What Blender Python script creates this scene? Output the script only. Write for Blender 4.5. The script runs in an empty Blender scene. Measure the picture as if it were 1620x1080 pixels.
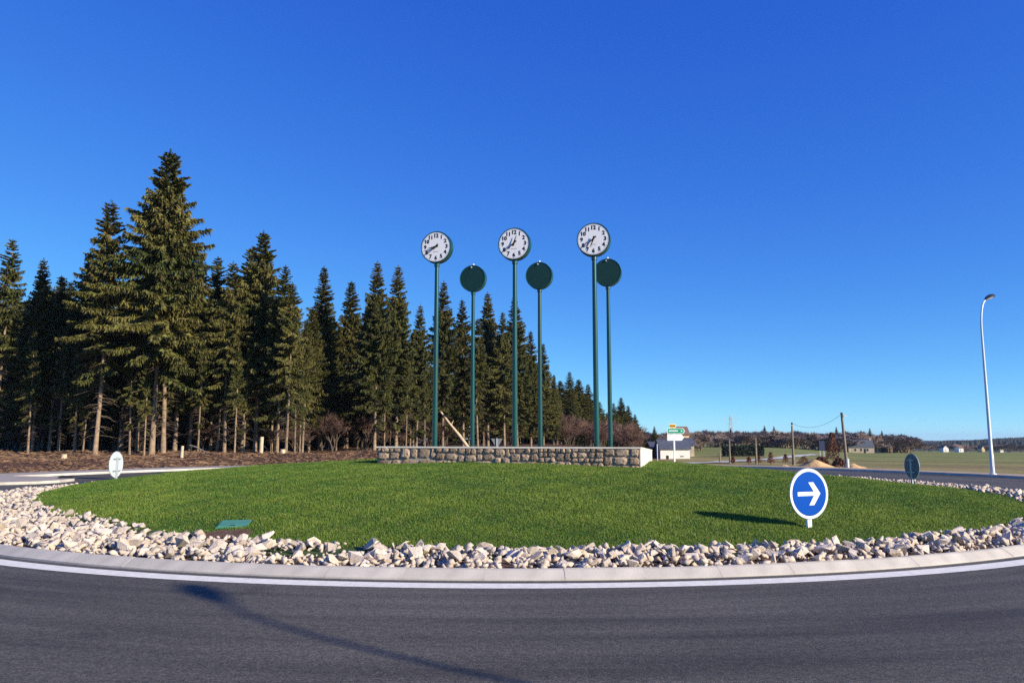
import bpy, bmesh, math, random
import numpy as np
from mathutils import Vector, Matrix
R_ = math.radians
sc = bpy.context.scene
COL = sc.collection
random.seed(7); rng = np.random.default_rng(7)

# ------------------------------------------------------------------ camera
F_PX, HOR, H_CAM = 1200.0, 691.0, 1.75
PITCH = math.atan((HOR - 540) / F_PX)
cam = bpy.data.cameras.new('camera'); cam.sensor_width = 36; cam.lens = 36 * F_PX / 1620
cam.clip_start = 0.1; cam.clip_end = 20000
camo = bpy.data.objects.new('camera', cam); COL.objects.link(camo)
camo.location = (0, 0, H_CAM); camo.rotation_euler = (math.pi / 2 + PITCH, 0, 0)
sc.camera = camo
# ------------------------------------------------------------------ sky + sun
SUN_AZ, SUN_EL = R_(121.5), R_(22.8)
world = bpy.data.worlds.new('World'); sc.world = world; world.use_nodes = True
wn = world.node_tree.nodes; wl = world.node_tree.links
sky = wn.new('ShaderNodeTexSky'); sky.sky_type = 'NISHITA'; sky.sun_disc = False
sky.sun_elevation = SUN_EL; sky.sun_rotation = SUN_AZ
sky.altitude = 300; sky.air_density = 0.6; sky.dust_density = 0.0; sky.ozone_density = 1.5
EXPOSURE = 0.75
# the camera's rendering of a clear winter sky: one tone curve per channel, the same in every direction
sp = wn.new('ShaderNodeSeparateColor'); cbn = wn.new('ShaderNodeCombineColor'); wl.new(sky.outputs[0], sp.inputs[0])
for ch, (gain, gam) in enumerate(((.76, 1.22), (1.16, .98), (1.24, .42))):
    last = sp.outputs[ch]
    for op, val in (('MAXIMUM', 1e-4), ('MULTIPLY', .1), ('POWER', gam), ('MULTIPLY', gain * 10 / 2 ** EXPOSURE)):
        k_ = wn.new('ShaderNodeMath'); k_.operation = op; k_.inputs[1].default_value = val; wl.new(last, k_.inputs[0]); last = k_.outputs[0]
    wl.new(last, cbn.inputs[ch])
wl.new(cbn.outputs[0], wn['Background'].inputs[0])
wn['Background'].inputs[1].default_value = 0.10
sun = bpy.data.lights.new('sun', 'SUN'); sun.energy = 4.6; sun.angle = R_(0.5); sun.color = (1.0, 0.89, 0.71)
suno = bpy.data.objects.new('sun', sun); COL.objects.link(suno)
SUN_DIR = Vector((math.sin(SUN_AZ) * math.cos(SUN_EL), math.cos(SUN_AZ) * math.cos(SUN_EL), math.sin(SUN_EL)))
suno.rotation_euler = SUN_DIR.to_track_quat('Z', 'Y').to_euler()
suno.location = (30, -20, 30)
sc.view_settings.view_transform = 'Standard'; sc.view_settings.look = 'None'
sc.view_settings.exposure = EXPOSURE; sc.view_settings.gamma = 1.0
sc.render.engine = 'CYCLES'
sc.cycles.use_denoising = False
sc.cycles.max_bounces = 6; sc.cycles.transparent_max_bounces = 8

# ------------------------------------------------------------------ survey helpers
def ray(px, py):
    u = (px - 810) / F_PX; v = (540 - py) / F_PX
    return Vector((u, math.cos(PITCH) - v * math.sin(PITCH), math.sin(PITCH) + v * math.cos(PITCH)))
def at(px, py, Y):                       # world point seen at that pixel, Y metres ahead
    r = ray(px, py); return Vector((0, 0, H_CAM)) + r * (Y / r.y)
def proj(p):
    d = Vector(p) - Vector((0, 0, H_CAM))
    f = d.y * math.cos(PITCH) + d.z * math.sin(PITCH); u = -d.y * math.sin(PITCH) + d.z * math.cos(PITCH)
    if f < .1: return (-9999, -9999, f)
    return (810 + F_PX * d.x / f, 540 - F_PX * u / f, f)
CX, CY = 0.0, 25.2                       # centre of the roundabout

# ------------------------------------------------------------------ mesh helpers
def tag(o, label=None, cat=None, group=None, kind=None):
    if label: o['label'] = label
    if cat: o['category'] = cat
    if group: o['group'] = group
    if kind: o['kind'] = kind
    return o
def link(name, me, parent=None, m=None):
    o = bpy.data.objects.new(name, me); COL.objects.link(o)
    if parent: o.parent = parent
    if m is not None and me is not None:
        me.materials.clear(); me.materials.append(m)
    return o
def empty(name, loc=(0, 0, 0), rz=0):
    o = bpy.data.objects.new(name, None); COL.objects.link(o)
    o.location = loc; o.rotation_euler = (0, 0, rz); o.empty_display_size = .2
    return o
def pyd(name, v, f, smooth=False):
    me = bpy.data.meshes.new(name); me.from_pydata([tuple(a) for a in v], [], f); me.update()
    if smooth: me.polygons.foreach_set('use_smooth', [True] * len(me.polygons))
    return me
def npmesh(name, V, T, smooth=False):    # fast triangle / quad mesh from arrays
    V = np.asarray(V, dtype=np.float32); T = np.asarray(T, dtype=np.int32); k = T.shape[1]
    me = bpy.data.meshes.new(name)
    me.vertices.add(len(V)); me.vertices.foreach_set('co', V.ravel())
    me.loops.add(T.size); me.loops.foreach_set('vertex_index', T.ravel())
    me.polygons.add(len(T)); me.polygons.foreach_set('loop_start', np.arange(0, T.size, k, dtype=np.int32))
    me.polygons.foreach_set('loop_total', np.full(len(T), k, dtype=np.int32))
    me.update(calc_edges=True)
    if smooth: me.polygons.foreach_set('use_smooth', np.ones(len(T), dtype=bool))
    return me
class MB:
    def __init__(s): s.v = []; s.f = []
    def add(s, v, f):
        n = len(s.v); s.v += [tuple(a) for a in v]; s.f += [tuple(i + n for i in q) for q in f]; return s
    def box(s, x0, x1, y0, y1, z0, z1, M=None):
        v = [Vector((x, y, z)) for z in (z0, z1) for y in (y0, y1) for x in (x0, x1)]
        if M: v = [M @ a for a in v]
        return s.add(v, [(0, 2, 3, 1), (4, 5, 7, 6), (0, 1, 5, 4), (2, 6, 7, 3), (0, 4, 6, 2), (1, 3, 7, 5)])
    def tube(s, pts, rad, n=8, caps=True):
        pts = [Vector(p) for p in pts]
        if not hasattr(rad, '__len__'): rad = [rad] * len(pts)
        ring = []; up = None
        for i, p in enumerate(pts):
            d = (pts[min(i + 1, len(pts) - 1)] - pts[max(i - 1, 0)]).normalized()
            if up is None: up = d.orthogonal().normalized()
            a = (up - d * up.dot(d)).normalized(); b = d.cross(a); up = a
            ring.append([p + (a * math.cos(t) + b * math.sin(t)) * rad[i] for t in [2 * math.pi * k / n for k in range(n)]])
        v = [q for r in ring for q in r]; f = []
        for i in range(len(pts) - 1):
            for k in range(n):
                f.append((i * n + k, i * n + (k + 1) % n, (i + 1) * n + (k + 1) % n, (i + 1) * n + k))
        if caps: f += [tuple(range(n - 1, -1, -1)), tuple((len(pts) - 1) * n + k for k in range(n))]
        return s.add(v, f)
    def prism(s, poly, y0, y1, M=None):  # polygon in x,z extruded along y
        n = len(poly); v = [Vector((x, y0, z)) for x, z in poly] + [Vector((x, y1, z)) for x, z in poly]
        if M: v = [M @ a for a in v]
        f = [tuple(range(n)), tuple(range(2 * n - 1, n - 1, -1))]
        f += [(i, i + n, (i + 1) % n + n, (i + 1) % n) for i in range(n)]
        return s.add(v, f)
    def build(s, name, m, parent=None, smooth=False):
        me = pyd(name, s.v, s.f)
        bm = bmesh.new(); bm.from_mesh(me); bmesh.ops.recalc_face_normals(bm, faces=bm.faces); bm.to_mesh(me); bm.free()
        if smooth:
            me.polygons.foreach_set('use_smooth', [True] * len(me.polygons))
            try: me.set_sharp_from_angle(angle=R_(40))
            except Exception: pass
        return link(name, me, parent, m)
def copy_tree(o, parent=None):
    c = o.copy(); COL.objects.link(c); c.parent = parent
    for ch in o.children: copy_tree(ch, c)
    return c

# ------------------------------------------------------------------ materials
MATS = {}
def mat(name, col, rough=.8, var=0.0, col2=None, scale=5.0, bump=0.0, bscale=None, rnd=0.0, spec=.3, metal=0.0, coords='Object', detail=6, coat=0):
    m = bpy.data.materials.new(name); m.use_nodes = True; nt = m.node_tree; n = nt.nodes; l = nt.links
    b = n['Principled BSDF']; b.inputs['Roughness'].default_value = rough; b.inputs['Metallic'].default_value = metal
    b.inputs['Specular IOR Level'].default_value = spec; b.inputs['Coat Weight'].default_value = coat
    tc = n.new('ShaderNodeTexCoord'); src = tc.outputs[coords]
    if coords == 'World':
        pass
    c1 = (*col, 1); c2 = (*(col2 or tuple(min(1, c * (1 + var)) for c in col)), 1)
    if not col2: c1 = (*tuple(c * (1 - var) for c in col), 1)
    nz = n.new('ShaderNodeTexNoise'); nz.inputs['Scale'].default_value = scale; nz.inputs['Detail'].default_value = detail
    l.new(src, nz.inputs['Vector'])
    mr = n.new('ShaderNodeMapRange'); mr.inputs[1].default_value = .3; mr.inputs[2].default_value = .7
    l.new(nz.outputs['Fac'], mr.inputs[0])
    mx = n.new('ShaderNodeMix'); mx.data_type = 'RGBA'; mx.inputs[6].default_value = c1; mx.inputs[7].default_value = c2
    l.new(mr.outputs[0], mx.inputs[0]); out = mx.outputs[2]
    if rnd:
        oi = n.new('ShaderNodeObjectInfo'); h = n.new('ShaderNodeHueSaturation')
        a = n.new('ShaderNodeMapRange'); a.inputs[3].default_value = 1 - rnd; a.inputs[4].default_value = 1 + rnd
        l.new(oi.outputs['Random'], a.inputs[0]); l.new(a.outputs[0], h.inputs['Value']); l.new(out, h.inputs['Color']); out = h.outputs[0]
    l.new(out, b.inputs['Base Color'])
    if bump:
        nb = n.new('ShaderNodeTexNoise'); nb.inputs['Scale'].default_value = bscale or scale * 4; nb.inputs['Detail'].default_value = 8
        l.new(src, nb.inputs['Vector'])
        bp = n.new('ShaderNodeBump'); bp.inputs['Strength'].default_value = 1; bp.inputs['Distance'].default_value = bump
        l.new(nb.outputs['Fac'], bp.inputs['Height']); l.new(bp.outputs[0], b.inputs['Normal'])
    MATS[name] = m
    return m
def attr_mat(name, attr, rough=.8, var=.3, scale=3.0, bump=0.0, bscale=20, trans=0.0, rnd=0.0, spec=.25):
    """colour from a per-vertex attribute (what the thing's own colour is there) times a noise"""
    m = bpy.data.materials.new(name); m.use_nodes = True; nt = m.node_tree; n = nt.nodes; l = nt.links
    b = n['Principled BSDF']; b.inputs['Roughness'].default_value = rough; b.inputs['Specular IOR Level'].default_value = spec
    at_ = n.new('ShaderNodeAttribute'); at_.attribute_name = attr
    tc = n.new('ShaderNodeTexCoord'); nz = n.new('ShaderNodeTexNoise'); nz.inputs['Scale'].default_value = scale; nz.inputs['Detail'].default_value = 8
    l.new(tc.outputs['Object'], nz.inputs['Vector'])
    mr = n.new('ShaderNodeMapRange'); mr.inputs[1].default_value = .25; mr.inputs[2].default_value = .75; mr.inputs[3].default_value = 1 - var; mr.inputs[4].default_value = 1 + var
    l.new(nz.outputs['Fac'], mr.inputs[0])
    h = n.new('ShaderNodeHueSaturation'); l.new(at_.outputs['Color'], h.inputs['Color'])
    val = mr.outputs[0]
    if rnd:
        oi = n.new('ShaderNodeObjectInfo'); a = n.new('ShaderNodeMapRange'); a.inputs[3].default_value = 1 - rnd; a.inputs[4].default_value = 1 + rnd
        l.new(oi.outputs['Random'], a.inputs[0]); mm = n.new('ShaderNodeMath'); mm.operation = 'MULTIPLY'
        l.new(val, mm.inputs[0]); l.new(a.outputs[0], mm.inputs[1]); val = mm.outputs[0]
    l.new(val, h.inputs['Value']); l.new(h.outputs[0], b.inputs['Base Color'])
    if bump:
        nb = n.new('ShaderNodeTexNoise'); nb.inputs['Scale'].default_value = bscale; nb.inputs['Detail'].default_value = 8
        l.new(tc.outputs['Object'], nb.inputs['Vector']); bp = n.new('ShaderNodeBump'); bp.inputs['Distance'].default_value = bump
        l.new(nb.outputs['Fac'], bp.inputs['Height']); l.new(bp.outputs[0], b.inputs['Normal'])
    if trans:
        tr = n.new('ShaderNodeBsdfTranslucent'); l.new(h.outputs[0], tr.inputs['Color'])
        ms = n.new('ShaderNodeMixShader'); ms.inputs[0].default_value = trans
        l.new(b.outputs[0], ms.inputs[1]); l.new(tr.outputs[0], ms.inputs[2]); l.new(ms.outputs[0], n['Material Output'].inputs[0])
    return m
def set_attr(me, name, C):
    C = np.asarray(C, dtype=np.float32)
    if C.shape[1] == 3: C = np.hstack([C, np.ones((len(C), 1), dtype=np.float32)])
    a = me.attributes.new(name, 'FLOAT_COLOR', 'POINT'); a.data.foreach_set('color', C.ravel())

def asphalt_material():
    m = bpy.data.materials.new('asphalt'); m.use_nodes = True; nt = m.node_tree; n = nt.nodes; l = nt.links
    b = n['Principled BSDF']; b.inputs['Roughness'].default_value = .78; b.inputs['Specular IOR Level'].default_value = .35
    tc = n.new('ShaderNodeTexCoord')
    def noise(s, d, vec=None):
        z = n.new('ShaderNodeTexNoise'); z.inputs['Scale'].default_value = s; z.inputs['Detail'].default_value = d
        l.new(vec or tc.outputs['Object'], z.inputs['Vector']); return z.outputs['Fac']
    def rng_(v, a, b_, c, d):
        r = n.new('ShaderNodeMapRange'); r.inputs[1].default_value = a; r.inputs[2].default_value = b_; r.inputs[3].default_value = c; r.inputs[4].default_value = d
        l.new(v, r.inputs[0]); return r.outputs[0]
    def mul(a, c):
        k = n.new('ShaderNodeMath'); k.operation = 'MULTIPLY'; l.new(a, k.inputs[0]); l.new(c, k.inputs[1]); return k.outputs[0]
    # worn tracks follow the curve of the lane: noise over (radius, angle)
    ln = n.new('ShaderNodeVectorMath'); ln.operation = 'LENGTH'; l.new(tc.outputs['Object'], ln.inputs[0])
    nv = n.new('ShaderNodeVectorMath'); nv.operation = 'NORMALIZE'; l.new(tc.outputs['Object'], nv.inputs[0])
    sx = n.new('ShaderNodeSeparateXYZ'); l.new(nv.outputs[0], sx.inputs[0])
    cb = n.new('ShaderNodeCombineXYZ'); l.new(ln.outputs['Value'], cb.inputs[0]); l.new(sx.outputs[0], cb.inputs[1]); l.new(sx.outputs[1], cb.inputs[2])
    tracks = rng_(noise(2.6, 7, cb.outputs[0]), .3, .7, .62, 1.42)
    patch = rng_(noise(.35, 5), .3, .7, .85, 1.15)
    grain = rng_(noise(45, 5), .33, .68, .45, 1.6)
    spk = rng_(noise(130, 2), .66, .74, 1.0, 2.0)
    mid = rng_(noise(14, 6), .3, .7, .72, 1.30)
    stain = rng_(noise(.9, 4), .64, .72, 1.0, .72)
    v = mul(mul(mul(mul(mul(tracks, patch), mid), grain), spk), stain)
    h = n.new('ShaderNodeHueSaturation'); h.inputs['Color'].default_value = (.074, .067, .055, 1); l.new(v, h.inputs['Value'])
    l.new(h.outputs[0], b.inputs['Base Color'])
    bp = n.new('ShaderNodeBump'); bp.inputs['Distance'].default_value = .006; l.new(noise(85, 3), bp.inputs['Height']); l.new(bp.outputs[0], b.inputs['Normal'])
    return m

M = {}
M['asphalt'] = asphalt_material()
M['line'] = mat('road_paint', (.78, .75, .66), .6, .12, scale=9, bump=.001, bscale=90)
M['kerb'] = mat('kerb_concrete', (.48, .44, .38), .85, .22, scale=2.2, bump=.003, bscale=60, rnd=.07)
M['mortarbed'] = mat('kerb_bed', (.17, .165, .16), .9, .25, scale=8, bump=.004)
M['soil'] = mat('soil', (.12, .068, .040), .95, .35, scale=4, bump=.02, bscale=18)
M['turf'] = mat('turf_base', (.040, .075, .014), .95, .4, scale=2.5, bump=.015, bscale=30)
M['rock'] = mat('limestone', (.58, .47, .37), .9, 0, col2=(.82, .71, .59), scale=7, bump=.02, bscale=18, rnd=.30)
M['rocktan'] = mat('limestone_tan', (.40, .30, .21), .9, 0, col2=(.62, .51, .40), scale=3, bump=.012, bscale=14, rnd=.18)
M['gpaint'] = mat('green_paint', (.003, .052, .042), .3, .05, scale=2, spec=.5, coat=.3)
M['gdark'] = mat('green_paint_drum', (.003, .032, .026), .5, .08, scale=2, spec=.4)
M['face'] = mat('clock_white', (.80, .80, .82), .5, .02)
M['ink'] = mat('clock_black', (.010, .010, .013), .9, .05, spec=.05)
M['faint'] = mat('clock_grey_print', (.42, .42, .46), .6, .05)
M['steel'] = mat('white_steel', (.75, .77, .78), .35, .03, spec=.5)
M['galv'] = mat('galvanised', (.50, .53, .54), .45, .1, scale=6, metal=.3, spec=.5)
M['signwhite'] = mat('sign_white', (.82, .82, .82), .4, .02)
M['signblue'] = mat('sign_blue', (.0, .062, .36), .6, .04, spec=.08)
M['signback'] = mat('sign_back_grey_shade', (.17, .19, .18), .5, .06, scale=4)  # plain grey back; on the right arrow sign the dark tone paints shade
M['signbacklit'] = mat('sign_back_lit', (.48, .53, .56), .45, .04)  # same sign back with sunlight painted into a paler tone
M['signgreen'] = mat('sign_green', (.0, .28, .16), .4, .04)
M['signyellow'] = mat('sign_yellow', (.72, .42, .02), .4, .04)
M['wallstone'] = mat('wall_stone', (.20, .135, .085), .9, 0, col2=(.37, .28, .20), scale=5, bump=.03, bscale=12, rnd=.38)
M['mortar'] = mat('wall_mortar', (.34, .30, .24), .95, .12, scale=9, bump=.006)
M['render'] = mat('wall_coping_and_sunlit_end', (.72, .66, .56), .9, .06, scale=6, bump=.006)  # pale coping; on the wall end the cream paints in the sun's glare
M['bark'] = mat('spruce_bark', (.25, .18, .12), .95, .35, scale=3.0, bump=.02, bscale=12, rnd=.2)
M['deadwood'] = mat('dead_twigs', (.11, .08, .058), .95, .3, scale=4)
M['palewood'] = mat('barked_log', (.55, .42, .28), .85, .2, scale=3, bump=.01)
M['twig'] = mat('bare_twigs', (.22, .16, .135), .95, .3, scale=.6, rnd=.22)
M['twiggrey'] = mat('bare_twigs_grey', (.22, .17, .15), .95, .3, scale=.6, rnd=.22)
M['twigbush'] = mat('thicket_twigs', (.15, .088, .066), .95, .3, scale=.6, rnd=.25)
M['pole'] = mat('utility_pole_wood', (.22, .18, .14), .9, .2, scale=3)
M['lamp'] = mat('lamp_grey', (.62, .66, .68), .35, .04, spec=.5)
M['lampdark'] = mat('lamp_head_dark', (.03, .035, .045), .4, .1)
M['glass'] = mat('lamp_glass', (.25, .27, .3), .1, .05, spec=.6)
M['hatch'] = mat('green_hatch', (.07, .24, .17), .55, .15, scale=3, bump=.002, bscale=30)
M['slate'] = mat('slate_roof', (.075, .085, .11), .6, .25, scale=2.5, rnd=.1)
M['tile'] = mat('brown_roof', (.19, .12, .095), .8, .2, scale=2.5)
M['housewhite'] = mat('white_render', (.78, .74, .68), .9, .05, scale=1.5)
M['houseyellow'] = mat('yellow_render', (.72, .54, .28), .9, .06, scale=1.5)
M['housestone'] = mat('house_stone', (.44, .36, .27), .9, .2, scale=1.2)
M['dark'] = mat('dark_opening', (.02, .02, .025), .4, .1)
M['winframe'] = mat('window_frame', (.55, .5, .45), .6, .05)
M['pavement'] = mat('pavement', (.34, .30, .26), .95, .15, scale=1.5, bump=.004, bscale=40)
M['gravel'] = mat('gravel_verge', (.36, .28, .20), .95, .22, scale=2.2, bump=.015, bscale=25)
M['accessroad'] = mat('pale_road', (.46, .45, .43), .9, .1, scale=.3)
M['sandpile'] = mat('sandy_spoil', (.54, .35, .17), .95, .2, scale=.9, bump=.06, bscale=4)
M['darkpanel'] = mat('dark_blue_panel', (.02, .03, .08), .5, .1)

# ------------------------------------------------------------------ terrain
def lerp_tab(d, tab):
    xs, ys = zip(*tab); return np.interp(d, xs, ys)
T_LEFT = [(0, 0), (34, 0), (44, .25), (58, .45), (80, .7), (130, .8), (600, 0), (8000, -20)]
T_MID = [(0, 0), (42, 0), (60, -.45), (80, -.95), (130, -1.9), (200, -2.25), (300, -2.6), (400, -3.0), (700, -6), (8000, -30)]
T_RIGHT = [(0, 0), (38, 0), (65, -1.1), (100, -1.75), (200, -3.2), (330, -4.6), (500, -7), (1000, -14), (2000, -16), (2500, -13), (3200, -25), (8000, -60)]
def terrain(x, y):
    x = np.asarray(x, dtype=float); y = np.asarray(y, dtype=float)
    d = np.hypot(x, y); az = np.degrees(np.arctan2(x, np.where(np.abs(y) < 1e-6, 1e-6, y)))
    zl, zm, zr = lerp_tab(d, T_LEFT), lerp_tab(d, T_MID), lerp_tab(d, T_RIGHT)
    sm = lambda t: (lambda u: u * u * (3 - 2 * u))(np.clip(t, 0, 1))
    a = sm((az - 3) / 8); b = sm((az - 18) / 7)
    z = zl * (1 - a) + zm * a; z = z * (1 - b) + zr * b
    back = sm((np.abs(az) - 90) / 40); z = z * (1 - back)
    r = np.hypot(x - CX, y - CY); k = sm((r - 26) / 8)
    bumps = .10 * np.sin(x * .31 + 1.3) * np.sin(y * .27) + .06 * np.sin(x * .83 + y * .6)
    return z * k + bumps * k * np.where(az < 8, 1.3, .5) * sm((r - 26) / 10)
def tz(x, y): return float(terrain(x, y))

M['groundattr'] = attr_mat('ground_cover', 'cover', .95, .32, .9, .05, 6)
rad = np.concatenate([np.arange(0, 23, 4.), np.arange(23, 60, 1.2), 60 * 1.035 ** np.arange(0, 143)])
NA = 540
ang = np.linspace(0, 2 * np.pi, NA, endpoint=False)
RR, AA = np.meshgrid(rad, ang, indexing='ij')
GX = CX + RR * np.sin(AA); GY = CY + RR * np.cos(AA)
GZ = terrain(GX, GY); GZ[RR < 25] = -.03
V = np.stack([GX, GY, GZ], -1).reshape(-1, 3)
i, j = np.meshgrid(np.arange(len(rad) - 1), np.arange(NA), indexing='ij'); j2 = (j + 1) % NA
T = np.stack([i * NA + j, i * NA + j2, (i + 1) * NA + j2, (i + 1) * NA + j], -1).reshape(-1, 4)[:, ::-1]
me = npmesh('ground', V, T, True)
d = np.hypot(V[:, 0], V[:, 1]); az = np.degrees(np.arctan2(V[:, 0], np.where(V[:, 1] == 0, 1e-6, V[:, 1])))
r = np.hypot(V[:, 0] - CX, V[:, 1] - CY)
def nz2(x, y, s, seed=0):
    q = 0
    g = np.random.default_rng(seed)
    for o in range(4):
        a, b, c, e = g.uniform(-1, 1, 4); k = s * 1.9 ** o
        q = q + (np.sin((x * a + y * (1.2 - abs(a))) * k + 6 * c) * np.sin((x * b - y * (1.1 - abs(b))) * k * .83 + 6 * e)) / 1.5 ** o
    return q / 2.2
soil = np.array([.090, .046, .027]); field = np.array([.185, .175, .048]); field2 = np.array([.28, .20, .08]); green = np.array([.15, .185, .035]); wood = np.array([.028, .034, .026])
n1 = nz2(V[:, 0], V[:, 1], .06, 1)[:, None]; n2 = nz2(V[:, 0], V[:, 1], .35, 2)[:, None]
C = soil * (1 + .35 * n2)
fl = field * (1 - np.clip(.5 + n1 * .9, 0, 1)) + field2 * np.clip(.5 + n1 * .9, 0, 1)
gm = np.clip((d[:, None] - 120) / 80, 0, 1); fl = fl * (1 - gm * .7) + green * gm * .7
fl = fl * (1 + .2 * n2) * (1 + .16 * np.sin(d[:, None] * .16 + 1.5 * n1) * np.clip((d[:, None] - 40) / 20, 0, 1))
wr = np.clip((az[:, None] - 9) / 3, 0, 1); wr[az > 120] = 0
near = np.clip((r[:, None] - 28 - 2.5 * n2) / 4, 0, 1)
fl = (np.array([.105, .070, .045])) * (1 - near) + fl * near
C = C * (1 - wr) + fl * wr
wf = np.clip((d[:, None] - 850) / 200, 0, 1); C = C * (1 - wf) + wood * wf
set_attr(me, 'cover', C)
tag(link('ground', me, None, M['groundattr']), kind='structure')

def ring(name, r0, r1, z0, z1, m, n=256, kind='structure', a0=0, a1=2 * math.pi, cx=CX, cy=CY, parent=None):
    """flat or sloped ring sheet about the roundabout centre"""
    full = abs(a1 - a0 - 2 * math.pi) < 1e-6; k = n if full else n + 1
    V = []; Fc = []
    for q in range(k):
        t = a0 + (a1 - a0) * q / n
        V += [(r0 * math.sin(t), r0 * math.cos(t), z0), (r1 * math.sin(t), r1 * math.cos(t), z1)]
    for q in range(n):
        p = (q + 1) % k; Fc.append((2 * q, 2 * p, 2 * p + 1, 2 * q + 1))
    me = pyd(name, V, Fc); o = link(name, me, parent, m)
    bm = bmesh.new(); bm.from_mesh(me); bmesh.ops.recalc_face_normals(bm, faces=bm.faces)
    if sum(f.normal.z for f in bm.faces) < 0: bmesh.ops.reverse_faces(bm, faces=bm.faces)
    bm.to_mesh(me); bm.free()
    if not parent: o.location = (cx, cy, 0)
    if kind and not parent: o['kind'] = kind
    return o
R_OUT = 22.9
ring('road', 15.2, R_OUT, 0, 0, M['asphalt'])
ring('road_edge_line', 15.78, 16.08, .004, .004, M['line'])
# the road the camera stands beside and the mouths of the side roads
def strip(name, pts, w, m, dz=.0, kind='structure', zf=None):
    V = []; Fc = []
    for q, p in enumerate(pts):
        a = Vector(pts[max(q - 1, 0)]); b = Vector(pts[min(q + 1, len(pts) - 1)])
        t = (b - a).to_2d().normalized(); nn = Vector((-t.y, t.x)) * w / 2
        for s in (1, -1):
            x, y = p[0] + s * nn.x, p[1] + s * nn.y
            V.append((x, y, (p[2] if zf is None else zf(x, y)) + dz))
        if q: Fc.append((2 * q - 2, 2 * q - 1, 2 * q + 1, 2 * q))
    o = link(name, pyd(name, V, Fc), None, m); o['kind'] = kind; return o
# outer kerb and pavement: a real step
ko = MB()
NS = 200
for q in range(NS):
    pass
ring('outer_kerb', R_OUT - .02, R_OUT, 0.0, .10, M['kerb'])
ring('outer_pavement', R_OUT, 25.6, .10, .09, M['pavement'], a0=R_(-190 + 0), a1=R_(0))
ring('outer_verge', R_OUT, 25.6, .10, .06, M['gravel'], a0=R_(0), a1=R_(170))

# ------------------------------------------------------------------ kerb of the island, stone by stone
kb = ring('island_kerb', 15.2, 15.60, .02, .02, M['mortarbed'])
ring('island_kerb_bed_line', 15.56, 15.66, .006, .003, M['mortarbed'])
KN = 98
da = 2 * math.pi / KN * .9982
def kerb_mesh():
    prof = [(15.61, -.02), (15.61, .022), (15.46, .105), (15.43, .115), (15.39, .117), (15.38, -.02)]
    st = 4; V = []; Fc = []; k = len(prof)
    for s in range(st + 1):
        t = -da / 2 + da * s / st
        for (rr, z) in prof: V.append((rr * math.sin(t), rr * math.cos(t), z))
    for s in range(st):
        for q in range(k - 1):
            Fc.append((s * k + q, s * k + q + 1, (s + 1) * k + q + 1, (s + 1) * k + q))
    Fc += [tuple(range(k)), tuple(st * k + q for q in range(k - 1, -1, -1))]
    me = pyd('kerb_stone', V, Fc)
    bm = bmesh.new(); bm.from_mesh(me); bmesh.ops.recalc_face_normals(bm, faces=bm.faces); bm.to_mesh(me); bm.free()
    me.materials.append(M['kerb']); return me
km = kerb_mesh()
for q in range(KN):
    o = bpy.data.objects.new('kerb_stone', km); COL.objects.link(o); o.parent = kb
    o.rotation_euler = (0, 0, 2 * math.pi * q / KN + .01); o.location = (0, 0, random.uniform(-.004, .004))

# ------------------------------------------------------------------ the mound
R_GR = 13.75
RT = [(-180, 13.93), (-169, 13.8), (-164, 13.65), (-155, 13.55), (-143, 13.0), (-127, 12.92), (-116, 13.35), (-95, 13.85), (-60, 13.95), (0, 14.1), (100, 14.15), (137, 14.3), (150, 14.35), (158, 14.25), (165, 14.32), (173, 14.12), (180, 13.93)]
def rin_(t):                              # where the lawn ends and the rocks begin, by bearing
    a = np.degrees(np.asarray(t, float)); a = (a + 180) % 360 - 180
    return np.interp(a, [q[0] for q in RT], [q[1] for q in RT]) + .06 * np.sin(np.asarray(t) * 11 + 1) + .05 * np.sin(np.asarray(t) * 27 + 2)
def mound(x, y):
    r = np.hypot(np.asarray(x, float) - CX, np.asarray(y, float) - CY)
    e = 1.0 + .27 * np.tanh((np.asarray(x, float) + 1) / 4)
    base = .10 + .95 * np.clip(1 - (r / (rin_(np.arctan2(np.asarray(x, float) - CX, np.asarray(y, float) - CY)) + .33)) ** 2, 0, 1) ** e
    w = .018 * np.sin(np.asarray(x) * 1.7 + 1) * np.sin(np.asarray(y) * 1.3)
    return base + w * np.clip((14 - r) / 3, 0, 1)
def mz(x, y): return float(mound(x, y))
NR, NA2 = 56, 180
rr = np.linspace(0, 14.6, NR); aa = np.linspace(0, 2 * np.pi, NA2, endpoint=False)
RR, AA = np.meshgrid(rr, aa, indexing='ij')
X = RR * np.sin(AA); Y = RR * np.cos(AA)
V = np.stack([X, Y, mound(X + CX, Y + CY)], -1).reshape(-1, 3)
i, j = np.meshgrid(np.arange(NR - 1), np.arange(NA2), indexing='ij'); j2 = (j + 1) % NA2
T = np.stack([i * NA2 + j, (i + 1) * NA2 + j, (i + 1) * NA2 + j2, i * NA2 + j2], -1).reshape(-1, 4)[:, ::-1]
me = npmesh('lawn_mound', V, T, True); o = link('lawn_mound', me, None, M['turf']); o.location = (CX, CY, 0); o['kind'] = 'structure'
ring('rock_bed_soil', 13.95, 15.45, .095, .075, M['soil'])

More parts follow.
